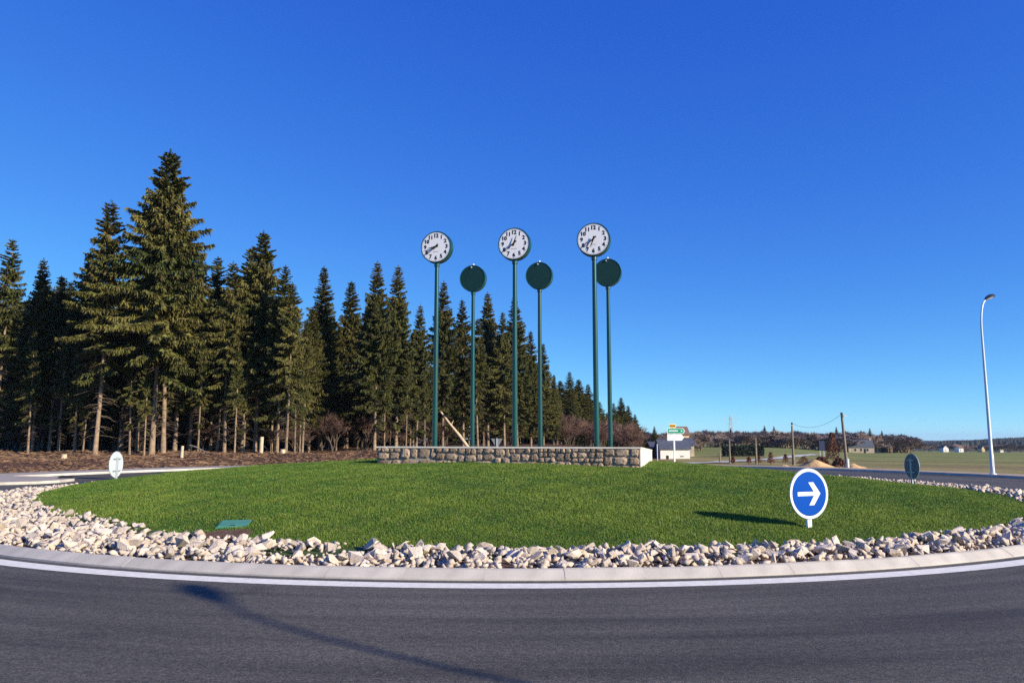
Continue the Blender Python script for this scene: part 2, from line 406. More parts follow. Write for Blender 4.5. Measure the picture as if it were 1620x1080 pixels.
# lawn: every blade a triangle, dense where it is near
def edge_r(t): return rin_(t) + .10 + .05 * np.sin(t * 57) + .04 * np.sin(t * 131)
HATCH = min((at(372, 829, Y_ * .02) for Y_ in range(560, 1000)), key=lambda p: abs(p.z - mz(p.x, p.y)))
n = 3000000
r = 14.45 * np.sqrt(rng.random(n)); t = rng.random(n) * 2 * np.pi
x = CX + r * np.sin(t); y = CY + r * np.cos(t); dist = np.hypot(x, y)
keep = (rng.random(n) < np.clip((11.5 / dist) ** 1.7, 0, 1)) & (r < edge_r(t))
keep &= ~((y > 24) & (np.abs(x) < 11.5) & (r < 12) & (y - CY > .0))      # the far slope nobody sees is thinner
keep |= (rng.random(n) < .04) & (r < edge_r(t))
hx, hy = HATCH.x, HATCH.y
keep &= ~((np.abs(x - hx) < .27) & (np.abs(y - hy) < .24))
keep &= ~(((x - hx - .05) / .38) ** 2 + ((y - hy + .75) / .35) ** 2 < 1 + .5 * rng.random(n))
x, y, dist, t = x[keep], y[keep], dist[keep], t[keep]; n = len(x)
z = mound(x, y)
pn = nz2(x, y, 1.1, 5); pm = nz2(x, y, .25, 6); pf = nz2(x, y, 5.0, 8)
ln = rng.uniform(.018, .042, n) * (1 + .35 * pn + .25 * pf); wd = rng.uniform(.005, .009, n) * np.clip(dist / 13, 1, 2.0)
la = rng.random(n) * 2 * np.pi; lean = rng.uniform(.15, .9, n) * ln
ba = rng.random(n) * np.pi
bx, by = np.cos(ba) * wd, np.sin(ba) * wd
P0 = np.stack([x - bx, y - by, z - .005], -1); P1 = np.stack([x + bx, y + by, z - .005], -1)
P2 = np.stack([x + np.cos(la) * lean, y + np.sin(la) * lean, z + ln], -1)
V = np.stack([P0, P1, P2], 1).reshape(-1, 3)
me = npmesh('lawn_grass', V, np.arange(3 * n).reshape(-1, 3))
cA = np.array([.110, .215, .024]); cB = np.array([.215, .285, .040]); cC = np.array([.055, .130, .016]); cD = np.array([.27, .25, .07])
k = np.clip(.46 + .5 * pn + .4 * pm + .5 * pf + rng.normal(0, .22, n), 0, 1)[:, None]
C = cC * (1 - k) + cB * k; C = C * .75 + cA * .25
dry = rng.random(n) < (.05 + .06 * np.clip(pf, 0, 1)); C[dry] = cD
C = np.repeat(C, 3, axis=0)
set_attr(me, 'blade', C)
M['grass'] = attr_mat('grass_blades', 'blade', .55, .12, 2.0, trans=.3, spec=.3)
tag(link('lawn_grass', me, None, M['grass']), 'short green mown lawn covering the roundabout mound', 'grass', kind='stuff')

V = []; Fc = []
for k in range(28):
    t_ = 2 * math.pi * k / 28; q_ = 1 + .16 * math.sin(3 * t_) + .1 * math.sin(7 * t_ + 1)
    V.append((hx + .05 + .44 * q_ * math.cos(t_), hy - .75 + .42 * q_ * math.sin(t_)))
V = [(a, b, mz(a, b) + .012) for a, b in V] + [(hx + .05, hy - .75, mz(hx + .05, hy - .75) + .02)]
link('bare_soil_patch', pyd('bare_soil_patch', V, [(k, (k + 1) % 28, 28) for k in range(28)]), None, M['soil'])['kind'] = 'structure'
# green hatch cover set in the lawn
hz = mz(hx, hy)
hroot = empty('hatch_cover', (hx, hy, hz - .035), R_(8)); hroot.scale = (.78, .62, 1); tag(hroot, 'flat pale green square inspection hatch lying in the lawn', 'hatch')
sl = (mz(hx, hy + .3) - mz(hx, hy - .3)) / .6; hroot.rotation_euler.x = math.atan(sl)
MB().box(-.34, .34, -.37, .37, -.05, .045).build('frame', M['hatch'], hroot)
MB().box(-.30, .30, -.33, .33, .045, .06).build('lid', M['hatch'], hroot)
MB().box(-.05, .05, -.29, -.26, .06, .068).build('handle', M['dark'], hroot)

# ------------------------------------------------------------------ the rock border
def rock_mesh(seed):
    g = random.Random(seed); bm = bmesh.new()
    sx, sy, sz = g.uniform(.85, 1.35), g.uniform(.6, 1.0), g.uniform(.38, .8)
    for _ in range(g.randint(9, 14)):
        p = Vector((g.gauss(0, 1), g.gauss(0, 1), g.gauss(0, 1))).normalized() * g.uniform(.75, 1.05)
        bm.verts.new((p.x * sx, p.y * sy, p.z * sz))
    res = bmesh.ops.convex_hull(bm, input=bm.verts)
    bmesh.ops.delete(bm, geom=[v for v in bm.verts if not v.link_faces], context='VERTS')
    bmesh.ops.dissolve_limit(bm, angle_limit=R_(14), verts=bm.verts, edges=bm.edges)
    bmesh.ops.triangulate(bm, faces=bm.faces)
    bmesh.ops.recalc_face_normals(bm, faces=bm.faces)
    me = bpy.data.meshes.new('rock'); bm.to_mesh(me); bm.free(); return me
PROTO = [rock_mesh(s) for s in range(18)]
PV = []; PF = []
for me in PROTO:
    PV.append(np.array([v.co[:] for v in me.vertices])); PF.append(np.array([p.vertices[:] for p in me.polygons]))
rocks = []
def y0_(t): return CY + 14.6 * math.cos(t)
def bare(px, py): return 415 < px < 590 and 866 < py < 878
for layer, (cnt, smin, smax, zlo, zhi) in enumerate([(16500, .035, .085, -.02, .02), (11500, .05, .115, .0, .05), (3000, .075, .15, .02, .075)]):
    for _ in range(cnt):
        t = random.random() * 2 * math.pi
        wob = .18 * math.sin(t * 13 + 1) + .14 * math.sin(t * 31 + 2) + .12 * math.sin(t * 5)
        rin = float(rin_(t)) + .02 - .12 * (random.random() < .15) + (.14 * random.random() if layer == 2 else 0)
        r = random.uniform(12.85, 15.40 if layer == 0 else 15.34)
        if r < rin: continue
        if layer == 2 and r > 15.1: continue
        if y0_(t) > CY + 1 and layer == 2: continue
        s = random.uniform(smin, smax) * (.75 if y0_(t) > CY - 1 else 1) * random.choice((.65, .8, 1, 1, 1.25))
        if r + s * .8 > 15.42: r = 15.42 - s * .8
        heap = .005 + .055 * math.sin(math.pi * min(1, max(0, (r - 13.7) / 1.8))) * (1 + 2.0 * wob)
        x, y = CX + r * math.sin(t), CY + r * math.cos(t)
        z = max(.085, mz(x, y) - .03) + max(-.01, (heap if layer else heap * .4) * (.3 if y > CY - 1 else 1)) + random.uniform(zlo, zhi)
        px, py, f = proj((x, y, z))
        if y < CY and bare(px, py) and (layer or s > .05) and random.random() < .97: continue
        e = (random.uniform(-.8, .8), random.uniform(-.8, .8), random.uniform(0, 6.28))
        rocks.append((x, y, z, s, e, random.randrange(len(PROTO)), px, py, f, layer, r, random.random() < .15))
vis = [q for q, a in enumerate(rocks) if -5 < a[6] < 1625 and a[1] < CY + 3]
vis.sort(key=lambda q: -(rocks[q][3] / rocks[q][8]) * (1, 1.25, 1.5)[rocks[q][9]])
single = set(vis[:300])
for pm_ in PROTO: pm_.materials.append(M['rock'])
PROTO_T = []
for pm_ in PROTO:
    c = pm_.copy(); c.materials.clear(); c.materials.append(M['rocktan']); PROTO_T.append(c)
SECT = [(130, 'at the far left of the rock border'), (300, 'in the left part of the rock border'), (480, 'in the rocks below the green hatch cover'), (640, 'by the bare soil gap in the rocks'),
        (800, 'in the rocks under the left clock posts'), (960, 'in the rocks under the right clock posts'), (1110, 'in the rocks midway to the blue arrow sign'), (1235, 'just left of the blue arrow sign'),
        (1330, 'at the foot of the blue arrow sign'), (1460, 'just right of the blue arrow sign'), (9999, 'at the far right of the rock border')]
for q in single:
    x, y, z, s, e, p, px, py, f, lay, r, tan = rocks[q]
    o = bpy.data.objects.new('border_rock', (PROTO_T if tan else PROTO)[p]); COL.objects.link(o)
    o.location = (x, y, z); o.rotation_euler = e; o.scale = (s, s, s)
    where = next(w for lim, w in SECT if px < lim)
    row = 'beside the kerb' if r > 14.95 else ('along the grass' if r < 14.4 else 'mid band')
    size = 'big' if s > .14 else ('medium' if s > .12 else 'small')
    tag(o, f"{size} angular {'tan' if tan else 'whitish'} rock {row} {where}", 'rock', 'pale rocks bordering the roundabout lawn')
for tan in (False, True):
    VV = []; FF = []; off = 0
    for q, a in enumerate(rocks):
        if q in single or a[11] != tan: continue
        from_e = np.array(Matrix.LocRotScale(Vector(a[:3]), __import__('mathutils').Euler(a[4]), Vector((a[3],) * 3)))
        v = PV[a[5]] @ from_e[:3, :3].T + from_e[:3, 3]
        VV.append(v); FF.append(PF[a[5]] + off); off += len(v)
    o = link('border_rubble', npmesh('border_rubble', np.vstack(VV), np.vstack(FF)), None, M['rocktan' if tan else 'rock'])
    tag(o, ('tan' if tan else 'whitish') + ' small rubble filling the rock border around the lawn', 'rubble', kind='stuff')

# ------------------------------------------------------------------ the stone planter wall
A = R_(13.5); TX = Vector((math.cos(A), -math.sin(A), 0)); NB = Vector((math.sin(A), math.cos(A), 0))
WM = Vector((0, 22.0, 0)); S0, S1 = -4.15, 3.626; DEEP = 5.5
ZT = 1.475
wroot = empty('stone_wall', WM + Vector((0, 0, .85)), -A)
tag(wroot, 'low rubble stone wall around the feet of the clock posts', 'wall')
# local frame: x along the front, y backwards, z up from .85
zt = ZT - .85; zb = zt - .16
mb = MB()
v = [(S0, 0, -.3), (S1, 0, -.3), (S1, DEEP, -.3), (S0, DEEP, -.3), (S0, 0, zt - .045), (S1, 0, zt - .045), (S1, DEEP, zb - .045), (S0, DEEP, zb - .045)]
mb.add(v, [(0, 3, 2, 1), (4, 5, 6, 7), (0, 1, 5, 4), (1, 2, 6, 5), (2, 3, 7, 6), (3, 0, 4, 7)])
mb.build('mortar_core', M['mortar'], wroot)
mb = MB()
v = [(S1, -.03, -.3), (S1 + .03, -.03, -.3), (S1 + .03, DEEP, -.3), (S1, DEEP, -.3), (S1, -.03, zt - .05), (S1 + .03, -.03, zt - .05), (S1 + .03, DEEP, zb - .05), (S1, DEEP, zb - .05)]
mb.add(v, [(0, 3, 2, 1), (4, 5, 6, 7), (0, 1, 5, 4), (1, 2, 6, 5), (2, 3, 7, 6), (3, 0, 4, 7)])
tag(mb.build('end_panel', M['render'], wroot), 'smooth end of the stone wall, sun brightness painted cream')
# mortar capping, one pour along the front and sides
mb = MB()
def slope_box(x0, x1, y0, y1, h):
    zz = lambda y: zt - .045 - .16 * max(0, y) / DEEP
    mb.add([(x0, y0, zz(y0)), (x1, y0, zz(y0)), (x1, y1, zz(y1)), (x0, y1, zz(y1)), (x0, y0, zz(y0) + h), (x1, y0, zz(y0) + h), (x1, y1, zz(y1) + h), (x0, y1, zz(y1) + h)],
           [(0, 3, 2, 1), (4, 5, 6, 7), (0, 1, 5, 4), (1, 2, 6, 5), (2, 3, 7, 6), (3, 0, 4, 7)])
slope_box(S0 - .03, S1 + .04, -.05, .30, .045)
slope_box(S1 - .3, S1 + .04, .302, DEEP, .045)
slope_box(S0 - .03, S0 + .3, .302, DEEP, .045)
mb.build('coping', M['render'], wroot)
mb = MB(); mb.add([(S0 + .3, .3, zt - .044), (S1 - .3, .3, zt - .044), (S1 - .3, DEEP, zb - .044), (S0 + .3, DEEP, zb - .044)], [(0, 1, 2, 3)])
mb.build('soil_fill', M['soil'], wroot)
def wall_stone(x0, x1, z0, z1, g):
    cx, cz = (x0 + x1) / 2, (z0 + z1) / 2; hw, hh = (x1 - x0) / 2, (z1 - z0) / 2
    n = 11; ring0 = []; ring1 = []
    for k in range(n):
        t = 2 * math.pi * (k + g.uniform(-.25, .25)) / n
        c, s = math.cos(t), math.sin(t); q = (abs(c) ** 4.5 + abs(s) ** 4.5) ** (-1 / 4.5) * g.uniform(.84, 1.08)
        ring0.append((hw * c * q, hh * s * q)); 
    b = g.uniform(.035, .075); V = []; 
    for (a, c) in ring0: V.append((a, .02, c))
    for (a, c) in ring0: V.append((a * .97, -b * .45, c * .95))
    for (a, c) in ring0: V.append((a * g.uniform(.6, .78), -b * g.uniform(.8, 1.15), c * g.uniform(.55, .75)))
    V.append((g.uniform(-.03, .03), -b * 1.1, g.uniform(-.02, .02)))
    Fc = []
    for L in (0, 1):
        for k in range(n): Fc.append((L * n + k, L * n + (k + 1) % n, (L + 1) * n + (k + 1) % n, (L + 1) * n + k))
    for k in range(n): Fc.append((2 * n + k, 2 * n + (k + 1) % n, 3 * n))
    me = pyd('stone', V, Fc); me.materials.append(M['wallstone'])
    bm = bmesh.new(); bm.from_mesh(me); bmesh.ops.recalc_face_normals(bm, faces=bm.faces); bm.to_mesh(me); bm.free()
    o = bpy.data.objects.new('stone', me); COL.objects.link(o); o.parent = wroot; o.location = (cx, 0, cz)
    return o
g = random.Random(5)
TOPZ = zt - .035
OPTS = [[-.02, .17, .385, TOPZ], [-.02, .12, .34, TOPZ], [-.02, .22, .43, TOPZ], [-.02, .27, TOPZ], [.0, .19, .33, .46, TOPZ]]
x = S0 + .01
while x < S1 - .12:
    w = g.uniform(.38, .95); xe = x + w
    if S1 - xe < .3: xe = S1 - .005
    op = [q + (g.uniform(-.02, .02) if 0 < i_ else 0) for i_, q in enumerate(g.choice(OPTS))]; op[-1] = TOPZ
    for a, b in zip(op[:-1], op[1:]):
        u = x; tall = b - a
        while u < xe - .05:
            ww = g.uniform(.8, 1.9) * tall; ue = u + max(.13, ww)
            if xe - ue < .13: ue = xe
            o = wall_stone(u + .004, ue - .004, a + .004, b - .004, g); o.rotation_euler = (0, g.uniform(-.05, .05), 0)
            u = ue
    x = xe

# ------------------------------------------------------------------ the clocks
def text_mesh(s, size, bold=.0, ext=.002):
    cu = bpy.data.curves.new('numeral', 'FONT'); cu.body = s; cu.size = size; cu.align_x = 'CENTER'; cu.align_y = 'CENTER'
    cu.extrude = ext; cu.offset = bold; cu.resolution_u = 3
    ob = bpy.data.objects.new('numeral', cu); COL.objects.link(ob)
    dg = bpy.context.evaluated_depsgraph_get(); me = bpy.data.meshes.new_from_object(ob.evaluated_get(dg))
    bpy.data.objects.remove(ob); bpy.data.curves.remove(cu)
    return me
NUM = {h: text_mesh(str(h), .165, .0065) for h in range(1, 13)}
for h in NUM: NUM[h].materials.clear(); NUM[h].materials.append(M['ink'])
def disc(mb, r, y0, y1, n=56, cx=0, cz=0):
    return mb.prism([(cx + r * math.cos(2 * math.pi * k / n), cz + r * math.sin(2 * math.pi * k / n)) for k in range(n)], y0, y1)
RD = .49; TH = .225
def torus_rim(mb, R, y, rr_, n=56, k=8):
    V = []; Fc = []
    for a in range(n):
        t = 2 * math.pi * a / n
        for b in range(k):
            s = 2 * math.pi * b / k
            V.append(((R + rr_ * math.cos(s)) * math.cos(t), y + rr_ * math.sin(s), (R + rr_ * math.cos(s)) * math.sin(t)))
    for a in range(n):
        for b in range(k):
            Fc.append((a * k + b, a * k + (b + 1) % k, ((a + 1) % n) * k + (b + 1) % k, ((a + 1) % n) * k + b))
    return mb.add(V, Fc)
def hand(length, w0, tail, ang_, y):
    t = math.radians(ang_); c, s = math.cos(t), math.sin(t)
    pts = [(-w0 * .35, length * .93), (0, length), (w0 * .35, length * .93), (w0, 0), (w0 * 1.25, -tail), (-w0 * 1.25, -tail), (-w0, 0)]
    return MB().prism([(p * c + q * s, -p * s + q * c) for p, q in pts], y, y - .008)
def clock_post(base, zc, label, hour=None, minute=None, facing=True, yaw=0):
    root = empty('clock_post', base, -A + yaw)
    tag(root, label, 'clock', 'tall green clock posts on the roundabout')
    hc = zc - base[2]
    mb = MB(); mb.tube([(0, 0, -.25), (0, 0, .02), (0, 0, hc * .5), (0, 0, hc - RD + .03)], [.082, .082, .074, .063], 20)
    mb.build('pole', M['gpaint'], root, True)
    MB().tube([(0, 0, .0), (0, 0, .05)], [.15, .14], 20).build('base_flange', M['gpaint'], root)
    MB().tube([(0, 0, hc - RD - .12), (0, 0, hc - RD + .04)], [.085, .085], 20).build('collar', M['gpaint'], root)
    mb = MB(); disc(mb, RD, -TH / 2, TH / 2); 
    dr = mb.build('drum', M['gpaint' if facing else 'gpaint'], root, True); dr.location = (0, 0, hc)
    mb = MB(); torus_rim(mb, RD - .004, -TH / 2 - .002, .016); torus_rim(mb, RD - .004, TH / 2 + .002, .016)
    mb.build('rim', M['gpaint'], dr, True)
    if not facing:
      mb = MB(); mb.tube([(0, 0, RD - .01), (0, 0, RD + .05)], .03, 10); mb.tube([(0, 0, RD + .05), (0, 0, RD + .075), (0, 0, RD + .085)], [.042, .04, .02], 12)
      mb.build('cap_fitting', M['steel'], dr, True)
    def face_side(y_sign, hh, mi):
        fc = MB(); disc(fc, RD - .022, -TH / 2 - .006, -TH / 2 + .01)
        fo = fc.build('clock_face', M['face'], root, True); fo.location = (0, 0, hc)
        if y_sign < 0: fo.rotation_euler = (0, 0, math.pi)
        y0 = -TH / 2 - .0085
        for h in range(1, 13):
            t = R_(30 * h); o = bpy.data.objects.new('numeral', NUM[h]); COL.objects.link(o); o.parent = fo
            o.location = (math.sin(t) * .352, y0, math.cos(t) * .352); o.rotation_euler = (math.pi / 2, 0, 0)
        mb = MB()
        for k in range(60):
            t = R_(6 * k); w = .006 if k % 5 else .010; l = .018 if k % 5 else .03
            mb.box(-w / 2, w / 2, y0 - .002, y0 + .001, .452 - l, .452, Matrix.Rotation(t, 4, 'Y'))
        mb.build('minute_marks', M['ink'], fo)
        mb = MB()                                   # the small grey print under the centre
        for k in range(6): mb.box(-.085 + k * .03, -.085 + k * .03 + .02, y0 - .001, y0 + .002, -.165, -.145)
        mb.build('grey_print', M['faint'], fo)
        hand(.27, .022, .085, 30 * hh + mi / 2, y0 - .040).build('hour_hand', M['ink'], fo)
        hand(.385, .017, .115, 6 * mi, y0 - .055).build('minute_hand', M['ink'], fo)
        mb = MB(); disc(mb, .022, y0 - .07, y0, 16); mb.build('hub', M['ink'], fo)
    if facing: face_side(1, hour, minute)
    else:
        face_side(-1, hour, minute)
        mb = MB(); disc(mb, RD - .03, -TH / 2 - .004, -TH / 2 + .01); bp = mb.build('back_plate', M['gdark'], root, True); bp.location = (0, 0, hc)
        mb = MB(); mb.box(-.05, -.02, -TH / 2 - .05, -TH / 2 - .004, RD - .09, RD - .05); mb.build('latch', M['steel'], bp)
    return root
def on_row(o_, px, py):
    r = ray(px, py); k = r.x / r.y; s = (k * o_.y - o_.x) / (TX.x - k * TX.y)
    return o_ + TX * s
row1 = WM + NB * .8; row2 = row1 + NB * 4.9
for (pxb, pyc, hh, mi, lab) in ((689.5, 392, 8, 38, 'front left green clock post, white dial reading twenty to nine'),
                                (814.5, 387, 12, 38, 'front middle green clock post, white dial reading twenty to one'),
                                (942, 380, 6, 38, 'front right green clock post, white dial reading twenty to seven')):
    p = on_row(row1, pxb, 560); zc = at(pxb, pyc, p.y).z
    clock_post((p.x, p.y, 1.40), zc, lab, hh, mi)
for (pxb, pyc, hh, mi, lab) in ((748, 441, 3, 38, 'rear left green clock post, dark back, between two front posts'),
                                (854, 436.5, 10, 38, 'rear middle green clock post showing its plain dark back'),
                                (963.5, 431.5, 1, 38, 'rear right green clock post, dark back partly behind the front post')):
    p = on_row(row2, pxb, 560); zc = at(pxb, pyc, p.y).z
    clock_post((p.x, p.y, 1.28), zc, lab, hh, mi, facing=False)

# ------------------------------------------------------------------ round arrow signs
def arrow_sign(loc, face_az, zc, label, back_pale, D=.85):
    """face_az: degrees the front turns right of straight-at-the-photographer"""
    root = empty('arrow_sign', loc, R_(face_az)); tag(root, label, 'road sign', 'round arrow signs around the island')
    h = zc - loc[2]
    mb = MB(); mb.box(-.045, .045, .012, .057, -.3, h + D * .30); mb.build('post', M['signwhite'] if loc[1] < 20 else M['galv'], root)
    mb = MB(); disc(mb, D / 2, -.004, .010, 48); pl = mb.build('plate', M['signbacklit'] if back_pale else M['signback'], root, True); pl.location = (0, 0, h)
    mb = MB(); torus_rim(mb, D / 2, .004, .013, 48, 6); mb.build('edge', M['signbacklit'] if back_pale else M['galv'], pl, True)
    mb = MB(); disc(mb, D / 2 - .004, -.0075, -.004, 48); mb.build('white_border', M['signwhite'], pl, True)
    mb = MB(); disc(mb, D / 2 * .895, -.0105, -.0076, 48); mb.build('blue_field', M['signblue'], pl, True)
    k = D / .85
    arrow = [(-.265, -.034), (.10, -.034), (-.015, -.195), (.095, -.195), (.245, 0), (.095, .195), (-.015, .195), (.10, .034), (-.265, .034)]
    mb = MB(); mb.prism([(a * k, b * k) for a, b in arrow], -.0136, -.0107); mb.build('white_arrow', M['signwhite'], pl)
    for s in (-1, 1):
        MB().box(-.22, .22, .0575, .066, h + s * .2 - .018, h + s * .2 + .018).build('bracket', M['galv'], root)
    return root
arrow_sign((5.05, 13.12, mz(5.05, 13.12)), 23, .795, 'blue round sign with white right arrow at the near lawn edge', True, .83)
arrow_sign((-13.41, 26.0, mz(-13.41, 26.0)), 88.6 + 180, .83, 'pale back of round sign at the left lawn edge, sunlight painted in', True)
arrow_sign((13.80, 26.5, mz(13.8, 26.5)), -85.5 + 180, .75, 'dark grey back of round sign at the right lawn edge, shade painted in', False)

# give-way sign seen from behind, just above the wall
p = at(786, 706, 60); gz_ = tz(p.x, 60)
root = empty('give_way_sign', (p.x, 60, gz_)); tag(root, 'grey back of a triangular sign showing just above the stone wall', 'road sign')
zc = p.z - gz_
MB().box(-.04, .04, -.09, -.02, -.3, zc + .65).build('post', M['galv'], root)
mb = MB(); mb.prism([(-.46, zc + .62), (.46, zc + .62), (.03, zc - .17), (-.03, zc - .17)], -.018, -.003); mb.build('plate', M['signback'], root)
mb = MB(); mb.prism([(-.45, zc + .615), (.45, zc + .615), (.03, zc - .165), (-.03, zc - .165)], -.002, .003); mb.build('face', M['signwhite'], root)

# ------------------------------------------------------------------ street lamps
def street_lamp(base, head, label):
    root = empty('street_lamp', base); tag(root, label, 'street lamp', 'curved grey street lamps by the roundabout')
    b = Vector(base); hd = Vector(head) - b; hh = hd.z
    flat = Vector((hd.x, hd.y, 0)); L = flat.length; u = flat.normalized()
    pts = [Vector((0, 0, z)) for z in (0, .9, .92, hh * .3, hh * .6, hh * .80)]
    rad_ = [.092, .088, .078, .07, .056, .045]
    for k in range(1, 9):
        t = k / 8; pts.append(u * (L - .25) * (t ** 2.0) + Vector((0, 0, hh * .80 + hh * .19 * math.sin(t * math.pi / 2 * .93)))); rad_.append(.045 - .012 * t)
    mb = MB(); mb.tube(pts, rad_, 12); mb.build('column', M['lamp'], root, True)
    mb = MB(); mb.box(-.05, .05, -.098, -.07, .35, .75); mb.build('door', M['lamp'], root)
    MB().tube([(0, 0, -.02), (0, 0, .06)], [.18, .15], 12).build('base_plate', M['lamp'], root)
    # lantern: flattened shell with a bowl beneath
    rzm = Matrix.Rotation(math.atan2(u.y, u.x), 4, 'Z')
    e = pts[-1]; sh = MB(); V = []; Fc = []; n = 12
    prof = [(-.12, .05, .05), (.0, .09, .09), (.2, .17, .13), (.45, .19, .14), (.62, .13, .10), (.68, .04, .05)]
    for (xx, w, z_) in prof:
        for k in range(n):
            t = 2 * math.pi * k / n; V.append(rzm @ Vector((xx, w * math.cos(t), z_ * (math.sin(t) if math.sin(t) > 0 else .35 * math.sin(t)))))
    for s in range(len(prof) - 1):
        for k in range(n): Fc.append((s * n + k, s * n + (k + 1) % n, (s + 1) * n + (k + 1) % n, (s + 1) * n + k))
    Fc += [tuple(range(n)), tuple((len(prof) - 1) * n + k for k in range(n))]
    sh.add(V, Fc); ho = sh.build('lantern', M['lampdark'], root, True); ho.location = e; ho.rotation_euler = Vector((u.y, -u.x, 0)).to_track_quat('X', 'Z').to_euler() if False else (0, 0, 0)
    ho.matrix_local = Matrix.Translation(e) @ Matrix.Rotation(R_(22), 4, Vector((u.y, -u.x, 0)))
    bw = MB(); V = []; Fc = []
    for (xx, w, z_) in [(.05, .03, -.03), (.15, .13, -.10), (.4, .15, -.13), (.55, .09, -.08), (.6, .03, -.03)]:
        for k in range(n):
            t = 2 * math.pi * k / n; V.append(rzm @ Vector((xx, w * math.cos(t), -.025 + z_ * (-math.sin(t) if math.sin(t) < 0 else -.1 * math.sin(t)) * -1)))
    for s in range(4):
        for k in range(n): Fc.append((s * n + k, s * n + (k + 1) % n, (s + 1) * n + (k + 1) % n, (s + 1) * n + k))
    bw.add(V, Fc); bw.build('bowl', M['glass'], ho, True)
    return root
p = at(1571, 754, 34.5); q = at(1562, 469, 34.5)
street_lamp((p.x, 34.5, .07), (p.x + .75, 34.95, q.z), 'tall curved grey street lamp standing in the field edge')
street_lamp((15.3, -3.65, tz(15.3, -3.65)), (14.83, -2.35, 9.0), 'street lamp behind the viewer, only its shadow falls on the road')

# ------------------------------------------------------------------ conifers
def spruce_mesh(seed, Ht=22., cb=.38, Rm=2.9, dens=1.0, droop=.35, sparse=0.0, taper=.85):
    g = np.random.default_rng(seed); V = []; Q = []
    z = cb * Ht * .62; gold = g.random() * 6; ph = g.random() * 6
    axes = []
    while z < Ht - .25:
        t = max(0., (z - cb * Ht) / (Ht * (1 - cb))); low = z < cb * Ht
        nb = int(round((5.5 if t < .8 else 4.5) * dens + g.random()))
        for b in range(nb):
            if g.random() < sparse * (1.1 - t): continue
            if low and g.random() < .72: continue
            a = gold + b * 2 * np.pi / nb + g.normal(0, .25)
            prof = (1 - t) ** (taper + .22 * g.random()) * (1 - .30 * np.exp(-((t) / .08) ** 2))
            L = Rm * prof * g.uniform(.55, 1.15) * (1 + .20 * np.sin(a * 2 + z * .55 + ph)) + .18
            axes.append((z + g.normal(0, .42) * (1 - t), a, L, t))
        z += (.52 - .28 * t) * g.uniform(.8, 1.2); gold += 1.1
    pts = []
    for (z0, a, L, t) in axes:
        m = max(7, int(L * 46 * dens)); s = (np.arange(m) + g.random(m)) / m
        s = np.clip(s, .12 if t < .7 else .02, 1)
        el = -droop * (1 - t) + .45 * t                     # lower branches hang, top ones rise
        dz = el * s * L + .28 * L * (s - .45) ** 2 * (1 if t < .8 else 0)
        cx, cy = np.cos(a) * s * L, np.sin(a) * s * L
        for rep in range(2):
            side = g.choice([-1, 1], m)
            ta = a + side * g.uniform(.15, 1.25, m)
            tl = (.24 + .34 * (1 - s) * min(1, L / 2)) * g.uniform(.6, 1.25, m) * (1 if t < .85 else .7)
            hang = -g.uniform(.1, 1.6, m) * tl * (1 if t < .75 else -.2)
            w = g.uniform(.018, .042, m)
            bx, by, bz = cx, cy, z0 + dz
            ex, ey, ez = bx + np.cos(ta) * tl, by + np.sin(ta) * tl, bz + hang
            wx, wy = -np.sin(ta) * w, np.cos(ta) * w; wz = g.normal(0, .045, m)
            mxx, myy, mzz = bx * .45 + ex * .55, by * .45 + ey * .55, bz * .45 + ez * .55 + .03
            base = len(pts)
            pts.append(np.stack([np.stack([bx, by, bz], -1), np.stack([mxx + wx, myy + wy, mzz + wz], -1), np.stack([ex, ey, ez], -1), np.stack([mxx - wx, myy - wy, mzz - wz], -1)], 1))
    for k in range(90):                                     # the leader shoot at the very top
        zz = Ht - 1.0 + 1.05 * g.random(); a = g.random() * 6.28; tl = .10 + .28 * (Ht - zz) ; dv = np.array([np.cos(a) * tl, np.sin(a) * tl, .12]); o_ = np.array([0, 0, zz]); sd = np.array([-np.sin(a), np.cos(a), .3]) * .022
        pts.append(np.array([[o_, o_ + dv * .5 + sd, o_ + dv, o_ + dv * .5 - sd]]))
    P = np.concatenate(pts, 0); n = len(P)
    V = P.reshape(-1, 3); T = np.arange(4 * n).reshape(-1, 4)
    me = npmesh('crown', V, T)
    zr = V[:, 2]; rr_ = np.hypot(V[:, 0], V[:, 1])
    k = np.repeat(g.random(n), 4)[:, None]; warm = np.clip(nz2(V[:, 0] * 1.0, V[:, 2] * 1.0, .9, seed + 3)[:, None] * .6 + .45, 0, 1)
    C = np.array([.058, .078, .022]) * (1 - warm) + np.array([.185, .160, .042]) * warm
    C = C * (.65 + .7 * k); br = (np.repeat(g.random(n), 4) < .10)[:, None]
    C = np.where(br, np.array([.115, .075, .04]), C)
    set_attr(me, 'needles', C)
    return me
M['needles'] = attr_mat('spruce_needles', 'needles', .7, .25, .8, trans=.2, rnd=.22, spec=.25)
M['needlesblue'] = attr_mat('spruce_needles_blue', 'needles', .7, .2, .8, trans=.1, rnd=.2, spec=.25)
def trunk_mesh(seed, Ht=22., r0=.185, bend=.25):
    g = random.Random(seed); mb = MB(); a, b = g.uniform(-bend, bend), g.uniform(-bend, bend)
    pts = []; rd = []
    for k in range(12):
        t = k / 11; pts.append((a * math.sin(t * 3.1) , b * math.sin(t * 2.6), -.4 + (Ht + .2) * t)); rd.append(r0 * (1.25 if k == 0 else 1) * (1 - t) ** .8 + .012)
    mb.tube(pts, rd, 9, False)
    me = pyd('trunk', mb.v, mb.f, True); me.materials.append(M['bark']); return me
